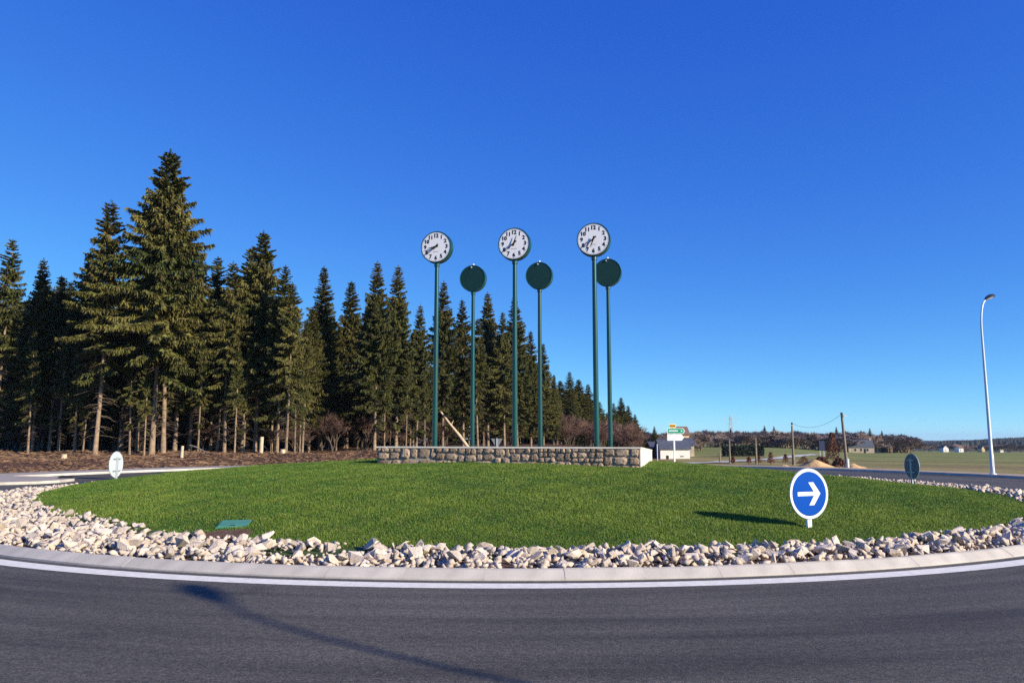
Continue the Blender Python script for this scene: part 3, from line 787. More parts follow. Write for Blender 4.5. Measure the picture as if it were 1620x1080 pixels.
def dead_mesh(seed, Ht=22., cb=.38):
    g = random.Random(seed); mb = MB(); z = 1.6
    while z < Ht * (cb + .10):
        for k in range(g.randint(1, 4)):
            a = g.uniform(0, 6.28); L = g.uniform(.5, 2.3) * (.5 + .5 * z / (Ht * cb)); dz = -g.uniform(.05, .4) * L
            p0 = Vector((0, 0, z)); p1 = Vector((math.cos(a) * L * .6, math.sin(a) * L * .6, z + dz * .4)); p2 = Vector((math.cos(a + .2) * L, math.sin(a + .2) * L, z + dz))
            mb.tube([p0, p1, p2], [.028, .02, .008], 3, False)
            for q in range(3):
                pb = p0.lerp(p1, g.random()) if q == 0 else p1.lerp(p2, g.random()); aa_ = a + g.choice((-1, 1)) * g.uniform(.4, 1.1); l2 = g.uniform(.2, .6)
                mb.tube([pb, pb + Vector((math.cos(aa_) * l2, math.sin(aa_) * l2, -g.uniform(.05, .3)))], [.016, .006], 3, False)
        z += g.uniform(.18, .42)
    me = pyd('dead_branches', mb.v, mb.f); me.materials.append(M['deadwood']); return me
SPR = []
for k, kw in enumerate([dict(cb=.34, Rm=3.9, dens=1.25, droop=.45, taper=.72), dict(cb=.36, Rm=3.1, droop=.42, taper=.75), dict(cb=.42, Rm=2.9, sparse=.2, droop=.5, taper=.75), dict(cb=.28, Rm=3.3, dens=1.1, droop=.35, taper=.85),
                        dict(cb=.18, Rm=3.6, dens=1.15, droop=.32, taper=.85), dict(cb=.40, Rm=2.8, sparse=.35, dens=.9, droop=.5, taper=.75), dict(cb=.06, Rm=4.0, dens=1.2, droop=.25, taper=.9)]):
    cm = spruce_mesh(40 + k, **kw); cm.materials.append(M['needles'])
    SPR.append((cm, trunk_mesh(60 + k), dead_mesh(80 + k, cb=kw['cb'])))
def spruce(x, y, h, kind, label, wid=1.0, group='spruces at the forest edge', rz=None, dead=True, name='spruce_tree', lean=(0, 0), z=None):
    c, t, dd = SPR[kind]; k = h / 22.
    root = empty(name, (x, y, tz(x, y) if z is None else z), random.uniform(0, 6.28) if rz is None else rz)
    root.rotation_euler.x, root.rotation_euler.y = lean
    tag(root, label, 'tree', group)
    for nm, me in (('trunk', t), ('crown', c), ('dead_branches', dd)):
        if nm == 'dead_branches' and not dead: continue
        o = bpy.data.objects.new(nm, me); COL.objects.link(o); o.parent = root
        o.scale = (k * wid, k * wid, k) if nm == 'crown' else (k, k, k)
    return root
FRONT = [  # base px, top py, distance, kind, width, label
 (-12, 372, 60, 5, 1.0, 'reddish sparse spruce cut by the left picture edge'),
 (46, 404, 66, 3, .9, 'dark spruce second from the left picture edge'),
 (80, 432, 70, 1, .9, 'low dark spruce left of the bushy dark spruce'),
 (118, 392, 64, 3, 1.0, 'bushy dark spruce left of the slim sunlit spruce'),
 (150, 312, 56, 2, 1.12, 'slim sunlit spruce with long bare trunk behind the pale sign back'),
 (216, 420, 60, 5, .8, 'thin spruce just left of the tallest spruce'),
 (240, 232, 57, 0, 1.05, 'tallest spruce of the forest edge, thick pale trunk'),
 (258, 285, 58, 0, .85, 'second thick trunk of the tallest group of spruces'),
 (276, 352, 59.5, 1, 1.0, 'thinner spruce just right of the tallest group'),
 (300, 402, 61, 2, .9, 'short spruce right of the tallest group'),
 (332, 402, 66, 1, 1.0, 'dark spruce standing back right of the tallest group'),
 (355, 408, 58, 2, 1.0, 'spruce with pale bare trunk left of the twin topped spruce'),
 (382, 384, 63, 0, .9, 'left half of the twin topped spruce pair'),
 (403, 360, 60, 0, .95, 'right and taller half of the twin topped spruce pair'),
 (438, 415, 58, 1, .95, 'spruce with clean pale trunk beside the yellowish spruce'),
 (452, 442, 56.5, 2, .95, 'yellowish green spruce with a slender pale trunk'),
 (478, 500, 61, 2, .8, 'small spruce at the left of the dark forest gap'),
 (505, 417, 68, 4, 1.0, 'pointed dark spruce over the dark forest gap'),
 (548, 440, 74, 4, 1.1, 'broad dark spruce over the right of the dark forest gap'),
 (572, 478, 70, 4, .9, 'low leafy spruce filling the dark forest gap'),
 (592, 408, 64, 3, .95, 'spruce with clean pale trunk above the wall left end'),
 (626, 414, 67, 3, .95, 'tall spruce between wall left end and first clock post'),
 (658, 478, 72, 3, .9, 'shorter spruce left of the first clock post'),
 (700, 440, 76, 3, .95, 'tall spruce right behind the front left clock post'),
 (733, 470, 79, 1, .9, 'spruce behind the rear left clock post'),
 (756, 500, 76, 2, .9, 'thin trunked spruce right of the rear left clock post'),
 (772, 458, 82, 3, 1.0, 'pointed spruce between rear left and front middle clock posts'),
 (798, 490, 80, 1, .9, 'spruce just left of the front middle clock post'),
 (818, 464, 86, 3, .95, 'tall spruce right behind the front middle clock post'),
 (840, 520, 90, 4, .9, 'short spruce between front middle and rear middle posts'),
 (860, 540, 94, 4, .95, 'pointed dark spruce behind the rear middle clock post'),
 (876, 590, 98, 4, .85, 'low spruce just right of the rear middle clock post'),
 (888, 600, 118, 4, 2.0, 'low dark spruce at the left of the right forest clump'),
 (902, 586, 120, 6, 1.6, 'dense dark spruce left of the front right clock post'),
 (918, 598, 124, 4, 2.1, 'rounded dark spruce behind the front right clock post'),
 (932, 606, 127, 6, 1.9, 'dark spruce half hidden by the front right clock post'),
 (950, 634, 140, 6, 1.8, 'low dark spruce seen between the two right clock posts'),
 (972, 636, 150, 6, 1.8, 'dark spruce just right of the rear right clock post'),
 (985, 627, 155, 6, 1.8, 'tallest of the dark spruces at the right forest end'),
 (996, 640, 157, 6, 1.9, 'second last low spruce at the right forest end'),
 (1006, 654, 158, 6, 1.8, 'last low spruce at the right forest end'),
]
for (px, ty, Y, kd, wd, lab) in FRONT:
    b = at(px, 715, Y); zb_ = tz(b.x, Y); h = (at(px, ty, Y).z - zb_) * .982
    lean = (0, random.uniform(-.02, .02))
    spruce(b.x, Y, h, kd, lab, wd * (1.12 if px < 880 else 1), rz=random.uniform(0, 6.28), lean=lean)
for px, ty, Y, lab in ((44, 520, 58.5, 'thin pole stemmed spruce nearest the left picture edge'), (92, 500, 59, 'thin pole stemmed spruce left of the bushy dark spruce'), (118, 530, 57.5, 'thin pole stemmed spruce in front of the bushy dark spruce'),
                      (131, 560, 59, 'thinnest stem just left of the slim sunlit spruce'), (205, 520, 57, 'thin pole stemmed spruce midway between slim spruce and tallest spruce'), (228, 560, 56.5, 'thin stem hugging the left of the tallest spruce'),
                      (313, 530, 57.5, 'thin pole stemmed spruce right of the tallest group'), (343, 520, 58.5, 'thin stem left of the pale trunked spruce'), (371, 540, 57, 'thin stem right of the pale trunked spruce'), (386, 560, 58, 'thin stem below the twin topped spruce pair'),
                      (466, 540, 57.5, 'thin stem right of the yellowish green spruce'), (474, 580, 59, 'thinnest stem at the left of the dark gap'), (608, 560, 64, 'thin stem right of the wall left end spruce'), (642, 560, 66, 'thin stem left of the first clock post'), (672, 590, 67, 'thin stem just left of the front left clock post')):
    b = at(px, 715, Y); zb_ = tz(b.x, Y); spruce(b.x, Y, at(px, ty, Y).z - zb_, 5, lab, .75, 'thin stemmed spruces at the forest edge', lean=(0, random.uniform(-.03, .03)))
sky_px = [a[0] for a in FRONT]; sky_ty = [a[1] for a in FRONT]
g = random.Random(11); nb_ = 0
DEEP = ((0, 210, 'left of the tallest spruces'), (210, 330, 'behind the tallest spruces'), (330, 470, 'behind the twin topped spruces'), (470, 590, 'in the dark forest gap'),
        (590, 720, 'behind the front left clock post'), (720, 800, 'behind the rear left clock post'), (800, 870, 'behind the middle clock posts'), (870, 2000, 'at the right end of the forest'))
bits = []; hmed = {False: 17.0, True: 17.0}
while nb_ < 236:
    px = g.uniform(-70, 985); base_Y = np.interp(px, [-60, 150, 450, 600, 870, 1000], [60, 59, 60, 66, 96, 155])
    far = nb_ >= 105
    Y = base_Y + (g.uniform(2, 20) if not far else g.uniform(18, 55)); line = np.interp(px, sky_px, sky_ty)
    ty = max(line, np.interp(px, [-60, 200, 300, 500, 900, 1000], [430, 430, 420, 470, 590, 645])) + (g.uniform(8, 55) if not far else g.uniform(30, 110))
    b = at(px, 715, Y); zb_ = tz(b.x, Y); h = max(7, at(px, ty, Y).z - zb_)
    fr = min(FRONT, key=lambda q: abs(q[0] - px))
    bits.append((px, Y, h, far, 'the ' + fr[5].replace(' cut by the left picture edge', ' at the left picture edge').replace(', thick pale trunk', '').replace(' with long bare trunk behind the pale sign back', '')))
    wid_ = g.uniform(.95, 1.25) * (1.35 if far else 1.05); kd_ = g.choice((1, 2, 3, 3, 4, 5) if not far else (4, 6, 6))
    lb = ('low branched spruce far behind ' if far else 'shaded spruce close behind ') + bits[-1][4]
    lb = ('tall ' if h > hmed[far] else 'short ') + lb
    spruce(b.x, Y, h, kd_, ' '.join(lb.split()[:16]), wid_, 'spruces deeper in the forest', dead=(not far) and g.random() < .6)
    nb_ += 1

# ------------------------------------------------------------------ bare broadleaf trees and thickets
def bare_mesh(seed, Ht=10., spread=.9, n_tw=1500, multi=1, tw=.0035):
    g = random.Random(seed); mb = MB(); tr = MB(); tips = []
    def branch(p, d, L, r, lev):
        e = p + d * L
        (tr if lev < 2 else mb).tube([p, p + d * L * .5 + Vector((g.gauss(0, .03), g.gauss(0, .03), 0)) * L, e], [r, r * .8, r * .6], 4 if lev < 2 else 3, False)
        if lev >= 4:
            tips.append((e, d)); return
        for k in range(3 if lev < 3 else 4):
            nd = (d + Vector((g.gauss(0, .5), g.gauss(0, .5), g.gauss(.05, .28))) * spread).normalized()
            branch(p.lerp(e, g.uniform(.55, 1)), nd, L * g.uniform(.58, .85), r * .55, lev + 1)
    for k in range(multi):
        d = Vector((g.gauss(0, .25), g.gauss(0, .25), 1)).normalized() if multi > 1 else Vector((0, 0, 1))
        branch(Vector((g.gauss(0, .2), g.gauss(0, .2), 0)) if multi > 1 else Vector((0, 0, -.2)), d, Ht * (.3 if multi == 1 else .28), Ht * .016, 0)
    for q in range(n_tw):
        e, d = g.choice(tips); nd = (d + Vector((g.gauss(0, .6), g.gauss(0, .6), g.gauss(.1, .5)))).normalized(); L = Ht * g.uniform(.04, .11)
        s = nd.orthogonal().normalized() * Ht * tw; p = e + d * g.uniform(-.6, .1)
        mb.add([p - s, p + s, p + nd * L], [(0, 1, 2)])
    a = pyd('trunk', tr.v, tr.f); b = pyd('crown', mb.v, mb.f)
    return a, b
BARE = []
for k in range(4):
    a, b = bare_mesh(100 + k, 10., .9); a.materials.append(M['bark']); b.materials.append(M['twig' if k % 2 else 'twiggrey']); BARE.append((a, b))
FARB = []
for k in range(4):
    a, b = bare_mesh(140 + k, 10., 1.0, 3600, 3, .0075); a.materials.append(M['bark']); b.materials.append(M['twig' if k % 2 else 'twiggrey']); FARB.append((a, b))
BUSH = []
for k in range(3):
    a, b = bare_mesh(120 + k, 5., .75, 1500, 4); a.materials.append(M['deadwood']); b.materials.append(M['twigbush']); BUSH.append((a, b))
def bare_tree(x, y, h, protos, label, group, name='bare_tree', wid=1.0, cat='tree', base=10., z=None):
    a, b = random.choice(protos); k = h / base
    root = empty(name, (x, y, tz(x, y) if z is None else z), random.uniform(0, 6.28)); tag(root, label, cat, group)
    for nm, me in (('trunk', a), ('crown', b)):
        o = bpy.data.objects.new(nm, me); COL.objects.link(o); o.parent = root; o.scale = (k * wid, k * wid, k)
g = random.Random(21)
for q in range(46):
    px = g.uniform(868, 1018); Y = g.uniform(98, 140) if px < 950 else g.uniform(125, 150)
    top = np.interp(px, [868, 900, 960, 1018], [640, 645, 655, 676]) + g.uniform(-6, 22)
    b = at(px, 715, Y); h = max(2, at(px, top, Y).z - tz(b.x, Y))
    bare_tree(b.x, Y, h, BUSH, ('tall ' if h > 6 else 'low ') + 'reddish brown leafless shrub ' + ('left of the front right clock post' if px < 935 else 'between the right clock posts' if px < 967 else 'right of the rear right clock post'), 'leafless shrubs at the forest end', 'bare_shrub', g.uniform(.9, 1.4), 'shrub', 4.6)
for q in range(40):
    px = g.uniform(-20, 860); Y = np.interp(px, [-60, 150, 450, 600, 870], [61, 60, 60, 66, 96]) + g.uniform(0, 9)
    b = at(px, 715, Y); bare_tree(b.x, Y, g.uniform(1.5, 4.5), BUSH, 'brown leafless shrub under the spruces ' + next(w for lo, hi, w in DEEP if px < hi), 'leafless shrubs under the spruces', 'bare_shrub', g.uniform(.8, 1.3), 'shrub', 4.6)
# the far tree line on the right
g = random.Random(22)
for q in range(230):
    px = g.uniform(1012, 1445); Y = g.uniform(330, 440) if px > 1110 else g.uniform(190, 330)
    top = np.interp(px, [1012, 1060, 1110, 1200, 1300, 1400, 1445], [677, 679, 675, 676, 677, 677, 685]) + abs(g.gauss(0, 6)) - 2
    b = at(px, 715, Y); h = max(4, at(px, top, Y).z - tz(b.x, Y))
    where = next(w for lim, w in ((1045, 'left of the direction sign'), (1085, 'behind the white shed'), (1110, 'right of the yellow house'), (1150, 'left of the pylon'), (1170, 'under the pylon'), (1200, 'right of the pylon'), (1235, 'around the two tall conifers'),
             (1260, 'behind the shorter utility pole'), (1290, 'above the large sandy heap'), (1315, 'above the dark blue board'), (1345, 'behind the taller utility pole'), (1385, 'behind the far stone house'), (1415, 'right of the small gable house'), (9999, 'at its right end')) if px < lim)
    where = where if h > 8 else where
    bare_tree(b.x, Y, h, FARB, ('tall' if h > 9.5 else 'low' if h < 8 else 'mid height') + (' nearer' if Y < 385 else ' further') + ' leafless tree of the far tree line ' + where, 'leafless trees of the far tree line', 'bare_tree', g.uniform(1.2, 2.0), z=None)
for px, top, Y in ((1033, 674, 200), (1050, 680, 210), (1100, 676, 240), (1410, 678, 340), (1428, 684, 345)):
    b = at(px, 715, Y); bare_tree(b.x, Y, at(px, top, Y).z - tz(b.x, Y), FARB, {1033: 'leafless tree at the forest end left of the direction sign', 1050: 'leafless tree just behind the direction sign', 1100: 'tall leafless tree right of the yellow house', 1410: 'tall rounded leafless tree right of the far stone house', 1428: 'last leafless tree at the right end of the tree line'}[px], 'leafless trees of the far tree line', 'bare_tree', 1.5)
for px, top, Y, kd, lab in ((1157, 676, 380, 6, 'dark conifer under the pylon in the far tree line'), (1181, 681, 390, 6, 'small dark conifer right of the pylon'), (1211, 673, 400, 6, 'left of two dark conifers rising over the tree line'),
                        (1226, 674, 400, 6, 'right of two dark conifers rising over the tree line'), (1137, 684, 370, 6, 'low dark conifer left of the pylon'), (1285, 683, 400, 6, 'dark conifer left of the taller utility pole'),
                        (1325, 675, 390, 6, 'slim dark conifer just left of the taller utility pole'), (1378, 677, 345, 6, 'dark conifer behind the far stone house'), (1397, 681, 350, 6, 'dark broad conifer right of the far stone house'), (1036, 674, 180, 6, 'round dark conifer left of the direction sign')):
    b = at(px, 715, Y); spruce(b.x, Y, at(px, top, Y).z - tz(b.x, Y), kd, lab, 1.5, 'dark conifers in the far tree line', dead=False)
# scattered trees and hedges beyond the field on the right
for q in range(36):
    px = g.uniform(1440, 1640); Y = g.uniform(520, 700); b = at(px, 715, Y)
    bare_tree(b.x, Y, g.uniform(4, 9), FARB, 'low leafless tree beyond the field ' + ('left of the far houses' if px < 1490 else 'between the far houses' if px < 1562 else 'behind the street lamp' if px < 1590 else 'at the right picture edge'), 'leafless trees below the far hill', 'bare_tree', 1.7)

# far wooded hill: too far to tell the trees apart
def cones(name, pts, m, seed=0):
    g = np.random.default_rng(seed); V = []; T = []; off = 0; n = 6
    for (x, y, z, h, r) in pts:
        a = np.arange(n) * 2 * np.pi / n + g.random(); rr_ = r * g.uniform(.7, 1.2, n)
        v = np.concatenate([np.stack([x + np.cos(a) * rr_, y + np.sin(a) * rr_, z + h * g.uniform(.0, .25, n)], -1), np.stack([x + np.cos(a + .5) * rr_ * .6, y + np.sin(a + .5) * rr_ * .6, z + h * g.uniform(.45, .65, n)], -1), [[x, y, z + h]]])
        V.append(v)
        for k in range(n):
            T += [(off + k, off + (k + 1) % n, off + n + k), (off + (k + 1) % n, off + n + (k + 1) % n, off + n + k), (off + n + k, off + n + (k + 1) % n, off + 2 * n)]
        off += 2 * n + 1
    return link(name, npmesh(name, np.concatenate(V), np.array(T)), None, m)
M['farwood'] = mat('far_wood', (.022, .032, .026), .95, .35, scale=.01, col2=(.05, .045, .038))
pts = []
g2 = np.random.default_rng(9)
for q in range(5200):
    px = g2.uniform(1395, 1660); Y = g2.uniform(1150, 2500); b = at(px, 715, Y)
    ridge = np.interp(px, [1395, 1440, 1470, 1500, 1540, 1580, 1620, 1660], [716, 707, 701, 697.5, 697, 694, 690, 687])
    zt_ = 1.75 + (691 - ridge) * 2.1 * (Y / 2500); base = tz(b.x, Y)
    k = (Y - 1150) / 1350
    top = base * (1 - k) + zt_ * k if zt_ > base + 4 else base + 5
    h = min(g2.uniform(9, 19), max(4, zt_ - base + 5))
    pts.append((b.x, Y, max(base - 3, top - h), h, g2.uniform(3.5, 6)))
tag(cones('far_forest', pts, M['farwood']), 'dark wooded hill far beyond the field on the right', 'forest', kind='stuff')

# ------------------------------------------------------------------ buildings
def house(name, label, px, Y, w, dpt, eave, ridge, wallm, roofm, rz=0, z=None, windows=(), doors=(), chim=(), group=None, over=.25, gable=False):
    b = at(px, 715, Y); zb_ = tz(b.x, Y) - .1 if z is None else z
    root = empty(name, (b.x, Y, zb_), R_(rz)); tag(root, label, 'building', group)
    mb = MB()
    v = [(-w / 2, 0, 0), (w / 2, 0, 0), (w / 2, dpt, 0), (-w / 2, dpt, 0), (-w / 2, 0, eave), (w / 2, 0, eave), (w / 2, dpt, eave), (-w / 2, dpt, eave)]
    if not gable:      # ridge runs along x
        v += [(-w / 2, dpt / 2, ridge), (w / 2, dpt / 2, ridge)]; f = [(0, 1, 5, 4), (2, 3, 7, 6), (1, 2, 6, 9, 5), (3, 0, 4, 8, 7)]
        mb.add(v, f); mb.build('wall', wallm, root)
        k = (ridge - eave) / (dpt / 2); mr = MB()
        for s in (0, 1):
            ye = -over if s == 0 else dpt + over; ze = eave - k * over + .04
            a = [(-w / 2 - over, ye, ze), (w / 2 + over, ye, ze), (w / 2 + over, dpt / 2, ridge + .06), (-w / 2 - over, dpt / 2, ridge + .06)]
            a += [(p[0], p[1], p[2] + .15) for p in a]
            mr.add(a, [(0, 1, 2, 3), (4, 7, 6, 5), (0, 4, 5, 1), (1, 5, 6, 2), (2, 6, 7, 3), (3, 7, 4, 0)])
    else:
        v += [(0, 0, ridge), (0, dpt, ridge)]; f = [(0, 1, 5, 8, 4), (2, 3, 7, 9, 6), (1, 2, 6, 5), (3, 0, 4, 7)]
        mb.add(v, f); mb.build('wall', wallm, root)
        k = (ridge - eave) / (w / 2); mr = MB()
        for s in (-1, 1):
            a = [(s * (w / 2 + over), -over, eave - k * over + .04), (s * (w / 2 + over), dpt + over, eave - k * over + .04), (0, dpt + over, ridge + .06), (0, -over, ridge + .06)]
            a += [(p[0], p[1], p[2] + .15) for p in a]
            mr.add(a, [(0, 1, 2, 3), (4, 7, 6, 5), (0, 4, 5, 1), (1, 5, 6, 2), (2, 6, 7, 3), (3, 7, 4, 0)])
    ro = mr.build('roof', roofm, root)
    for (cx, cy, h) in chim: MB().box(cx - .35, cx + .35, cy - .3, cy + .3, ridge - .6, ridge + h).build('chimney', wallm, ro)
    for (x0, x1, z0, z1) in windows:
        wo = MB().box(x0, x1, -.05, .06, z0, z1).build('window', M['winframe'], root)
        MB().box(x0 + .08, x1 - .08, -.058, -.051, z0 + .08, z1 - .08).build('pane', M['dark'], wo)
    for (x0, x1, z1) in doors: MB().box(x0, x1, -.05, .05, 0, z1).build('door', M['dark'], root)
    return root
# white shed behind the direction sign
house('white_shed', 'low white shed with slate roof behind the direction sign', 1068, 130, 5.0, 4.5, 2.15, 3.5, M['housewhite'], M['slate'], 0, windows=[(.9, 1.5, .75, 1.0)], doors=[(-1.5, -1.1, 1.0)], z=-2.35)
house('slate_outbuilding', 'dark slate outbuilding just left of the white shed', 1043, 134, 2.6, 6, 2.2, 3.2, M['dark'], M['slate'], 0, z=-2.45)
house('yellow_house', 'yellow house with brown roof partly behind the direction sign', 1080, 170, 3.0, 5, 4.6, 6.2, M['houseyellow'], M['tile'], 0, z=-2.3, windows=[(-1.0, -.5, 3.2, 4.0), (.5, 1.0, 3.2, 4.0)])
house('slate_barn', 'low slate roofed barn right of the yellow house', 1083, 150, 3.8, 5, 2.4, 3.6, M['housestone'], M['slate'], 0, z=-2.2)
house('stone_house', 'long stone house with grey slate roof beyond the field', 1363, 330, 10.5, 6, 2.6, 5.6, M['housestone'], M['slate'], -8, windows=[(-3, -2, .8, 2), (-.6, .4, .8, 2), (2, 3, .8, 2)], doors=[(1, 1.8, 1.9)], chim=[(4.6, 3, 1.0)])
house('small_house', 'small white gable house just right of the long stone house', 1393, 350, 3.2, 5, 2.4, 4.4, M['housewhite'], M['slate'], -15, gable=True)
house('small_outhouse', 'tiny white outhouse beside the small gable house', 1399, 352, 2.0, 3, 1.8, 2.8, M['housewhite'], M['slate'], 0)
for px, Y, w, lab in ((1497, 520, 5, 'far white house at the left under the wooded hill'), (1521, 530, 4.5, 'far pale house left of the street lamp under the hill'), (1556, 540, 3.0, 'far narrow yellowish house left of the street lamp'), (1585, 545, 3.4, 'far pale house right of the street lamp')):
    house('far_house', lab, px, Y, w * .72, 5, 2.9, 4.6, M['housewhite'] if px != 1556 else M['houseyellow'], M['tile'] if px == 1521 else M['slate'], 0, gable=px in (1556, 1497), windows=[(-.7, -.2, .9, 1.9)])

# ------------------------------------------------------------------ direction sign
p = at(1070, 697, 60); gz_ = tz(p.x, 60); root = empty('direction_sign', (p.x, 60, gz_), R_(4))
tag(root, 'direction sign with yellow tag, green arrow panel and white arrow panel', 'road sign')
zb_ = p.z - gz_
for xx in (-.42,):
    MB().box(xx + .2, xx + .32, .02, .12, -.3, zb_ + 1.2).build('post', M['signwhite'], root)
def panel(nm, x0, x1, z0, z1, m, arrow=True):
    h = (z1 - z0) / 2
    pts = [(x0, z0), (x1 - (h * .8 if arrow else 0), z0)] + ([(x1, z0 + h)] if arrow else []) + [(x1 - (h * .8 if arrow else 0), z1), (x0, z1)]
    bk = MB().prism(pts, -.02, .015).build(nm, M['signwhite'], root)
    if m is not M['signwhite']:
        c = ((x0 + x1) / 2, (z0 + z1) / 2); MB().prism([(c[0] + (a - c[0]) * .93, c[1] + (b - c[1]) * .86) for a, b in pts], -.026, -.021).build('field', m, bk)
    return bk
a = panel('white_panel', -.72, .62, zb_ + .02, zb_ + .52, M['signwhite'])
b_ = panel('green_panel', -.72, .72, zb_ + .56, zb_ + .98, M['signgreen'])
c_ = panel('yellow_tag', -.56, 0, zb_ + 1.02, zb_ + 1.3, M['signyellow'], False)
mb = MB()
for k in range(7): mb.box(-.58 + k * .105, -.58 + k * .105 + .075, -.031, -.027, zb_ + .72, zb_ + .83)
mb.build('lettering', M['signwhite'], b_)
mb = MB(); mb.prism([(.38, zb_ + .70), (.52, zb_ + .77), (.38, zb_ + .84)], -.031, -.027); mb.build('arrow_mark', M['signwhite'], b_)
mb = MB()
for r_i in range(2):
    for k in range(7 if r_i else 5): mb.box(-.6 + k * .12, -.6 + k * .12 + .08, -.024, -.0205, zb_ + .12 + r_i * .2, zb_ + .17 + r_i * .2)
mb.build('lettering', M['faint'], a)
mb = MB()
for k in range(4): mb.box(-.46 + k * .1, -.46 + k * .1 + .06, -.031, -.027, zb_ + 1.1, zb_ + 1.22)
mb.build('lettering', M['ink'], c_)
# grey post left of the shed
p = at(1039.5, 703, 75); gz_ = tz(p.x, 75); root = empty('metal_post', (p.x, 75, gz_)); tag(root, 'thin grey metal post between wall end and white shed', 'post')
MB().tube([(0, 0, -.2), (0, 0, p.z - gz_)], .05, 8).build('shaft', M['galv'], root); MB().box(-.07, .07, -.07, .07, p.z - gz_, p.z - gz_ + .05).build('cap', M['galv'], root)

# ------------------------------------------------------------------ pale access road, hedge, poles
pa, pb_ = at(1092, 733, 76), at(1290, 714, 205)
pts = [Vector((pa.x, pa.y, 0)).lerp(Vector((pb_.x, pb_.y, 0)), t / 30) for t in range(-2, 31)]
strip('access_road', [(q.x, q.y, 0) for q in pts], 2.6, M['accessroad'], .10, zf=tz)
def utility_pole(px, base_y, top_y, Y, label, r=.12, arm=True, lean=0):
    b = at(px, base_y, Y); zb2 = tz(b.x, Y); h = at(px, top_y, Y).z - zb2
    root = empty('utility_pole', (b.x, Y, zb2)); tag(root, label, 'pole', 'wooden poles along the access road')
    mb = MB(); mb.tube([(0, 0, -.3), (lean * .5, 0, h * .5), (lean, 0, h)], [r * 1.15, r, r * .8], 10); mb.build('shaft', M['pole'], root, True)
    if arm:
        MB().box(-.14, .14, -r - .06, -r + .02, h - .35, h - .25).build('bracket', M['galv'], root)
        MB().tube([(lean, -r - .04, h - .25), (lean, -r - .04, h - .05)], .04, 8).build('insulator', M['dark'], root)
        MB().tube([(0, 0, .0), (0, 0, 1.1)], [r * 1.5, r * 1.45], 10).build('footing', M['galv'] if px > 1300 else M['pole'], root)
    return Vector((b.x, Y - r - .04, zb2 + h - .1))
w1 = utility_pole(1341, 746, 652, 64, 'taller wooden utility pole with grey footing at the field edge', .115, lean=-.25)
w0 = utility_pole(1256, 742, 668, 80, 'shorter wooden utility pole at the end of the wire', .105)
utility_pole(1155, 735, 695, 84, 'thin wooden stake left of the slender post', .09, False)
utility_pole(1197, 740, 692, 78, 'slender wooden post midway along the access road', .10, False)
utility_pole(1139, 732, 712, 90, 'short wooden post nearest the white shed', .09, False)
mb = MB(); n = 20
mb.tube([w1.lerp(w0, k / n) - Vector((0, 0, .75 * 4 * (k / n) * (1 - k / n))) + Vector((-.25 * (1 - k / n), 0, 0)) for k in range(n + 1)], .012, 5)
tag(mb.build('overhead_wire', M['ink'], None), 'sagging overhead wire between the two utility poles', 'wire')
# pylon beyond the trees
Y = 700; b = at(1157, 700, Y); top = at(1157, 656, Y).z; zb2 = tz(b.x, Y)
root = empty('pylon', (b.x, Y, zb2)); tag(root, 'lattice electricity pylon rising above the far tree line', 'pylon')
h = top - zb2; mb = MB(); lev = [0, .3, .55, .75, .9, 1]; wds = [3.2, 2.2, 1.4, .9, .6, .15]
for sx in (-1, 1):
    for sy in (-1, 1):
        mb.tube([(sx * w, sy * w, h * l) for l, w in zip(lev, wds)], .22, 4)
mb.build('legs', M['galv'], root)
mb = MB()
for k in range(5):
    for sx, sy in ((1, 1), (1, -1), (-1, 1), (-1, -1)):
        mb.tube([(sx * wds[k], sy * wds[k], h * lev[k]), (-sx * wds[k + 1], sy * wds[k + 1], h * lev[k + 1])], .12, 4)
mb.build('bracing', M['galv'], root)
for l, w in ((.72, 6.0), (.86, 7.5)):
    mb = MB(); mb.tube([(-w, 0, h * l - .3), (0, 0, h * l), (w, 0, h * l - .3)], .2, 4); mb.tube([(-w, 0, h * l - .3), (0, 0, h * l + 1.6), (w, 0, h * l - .3)], .16, 4); mb.build('crossarm', M['galv'], root)
# leafy masses: hedge, young beeches with dry leaves
def leaf_cloud(n, fn, size, seed, name='leaves'):
    g = np.random.default_rng(seed); P = fn(g, n); a = g.normal(0, 1, (n, 3)); a /= np.linalg.norm(a, axis=1)[:, None]; b = g.normal(0, 1, (n, 3)); b -= a * (a * b).sum(1)[:, None]; b /= np.linalg.norm(b, axis=1)[:, None]
    s = size * g.uniform(.6, 1.3, n)[:, None]
    V = np.stack([P - a * s, P + b * s * .6, P + a * s, P - b * s * .6], 1).reshape(-1, 3)
    return npmesh(name, V, np.arange(4 * n).reshape(-1, 4))
M['hedge'] = mat('hedge_leaves', (.022, .035, .020), .8, .3, scale=.8)
M['beech'] = mat('dry_beech_leaves', (.17, .06, .04), .9, .3, scale=1.5, rnd=.15)
M['beechdark'] = mat('dry_leaves_brown', (.16, .07, .045), .9, .3, scale=1.5, rnd=.15)
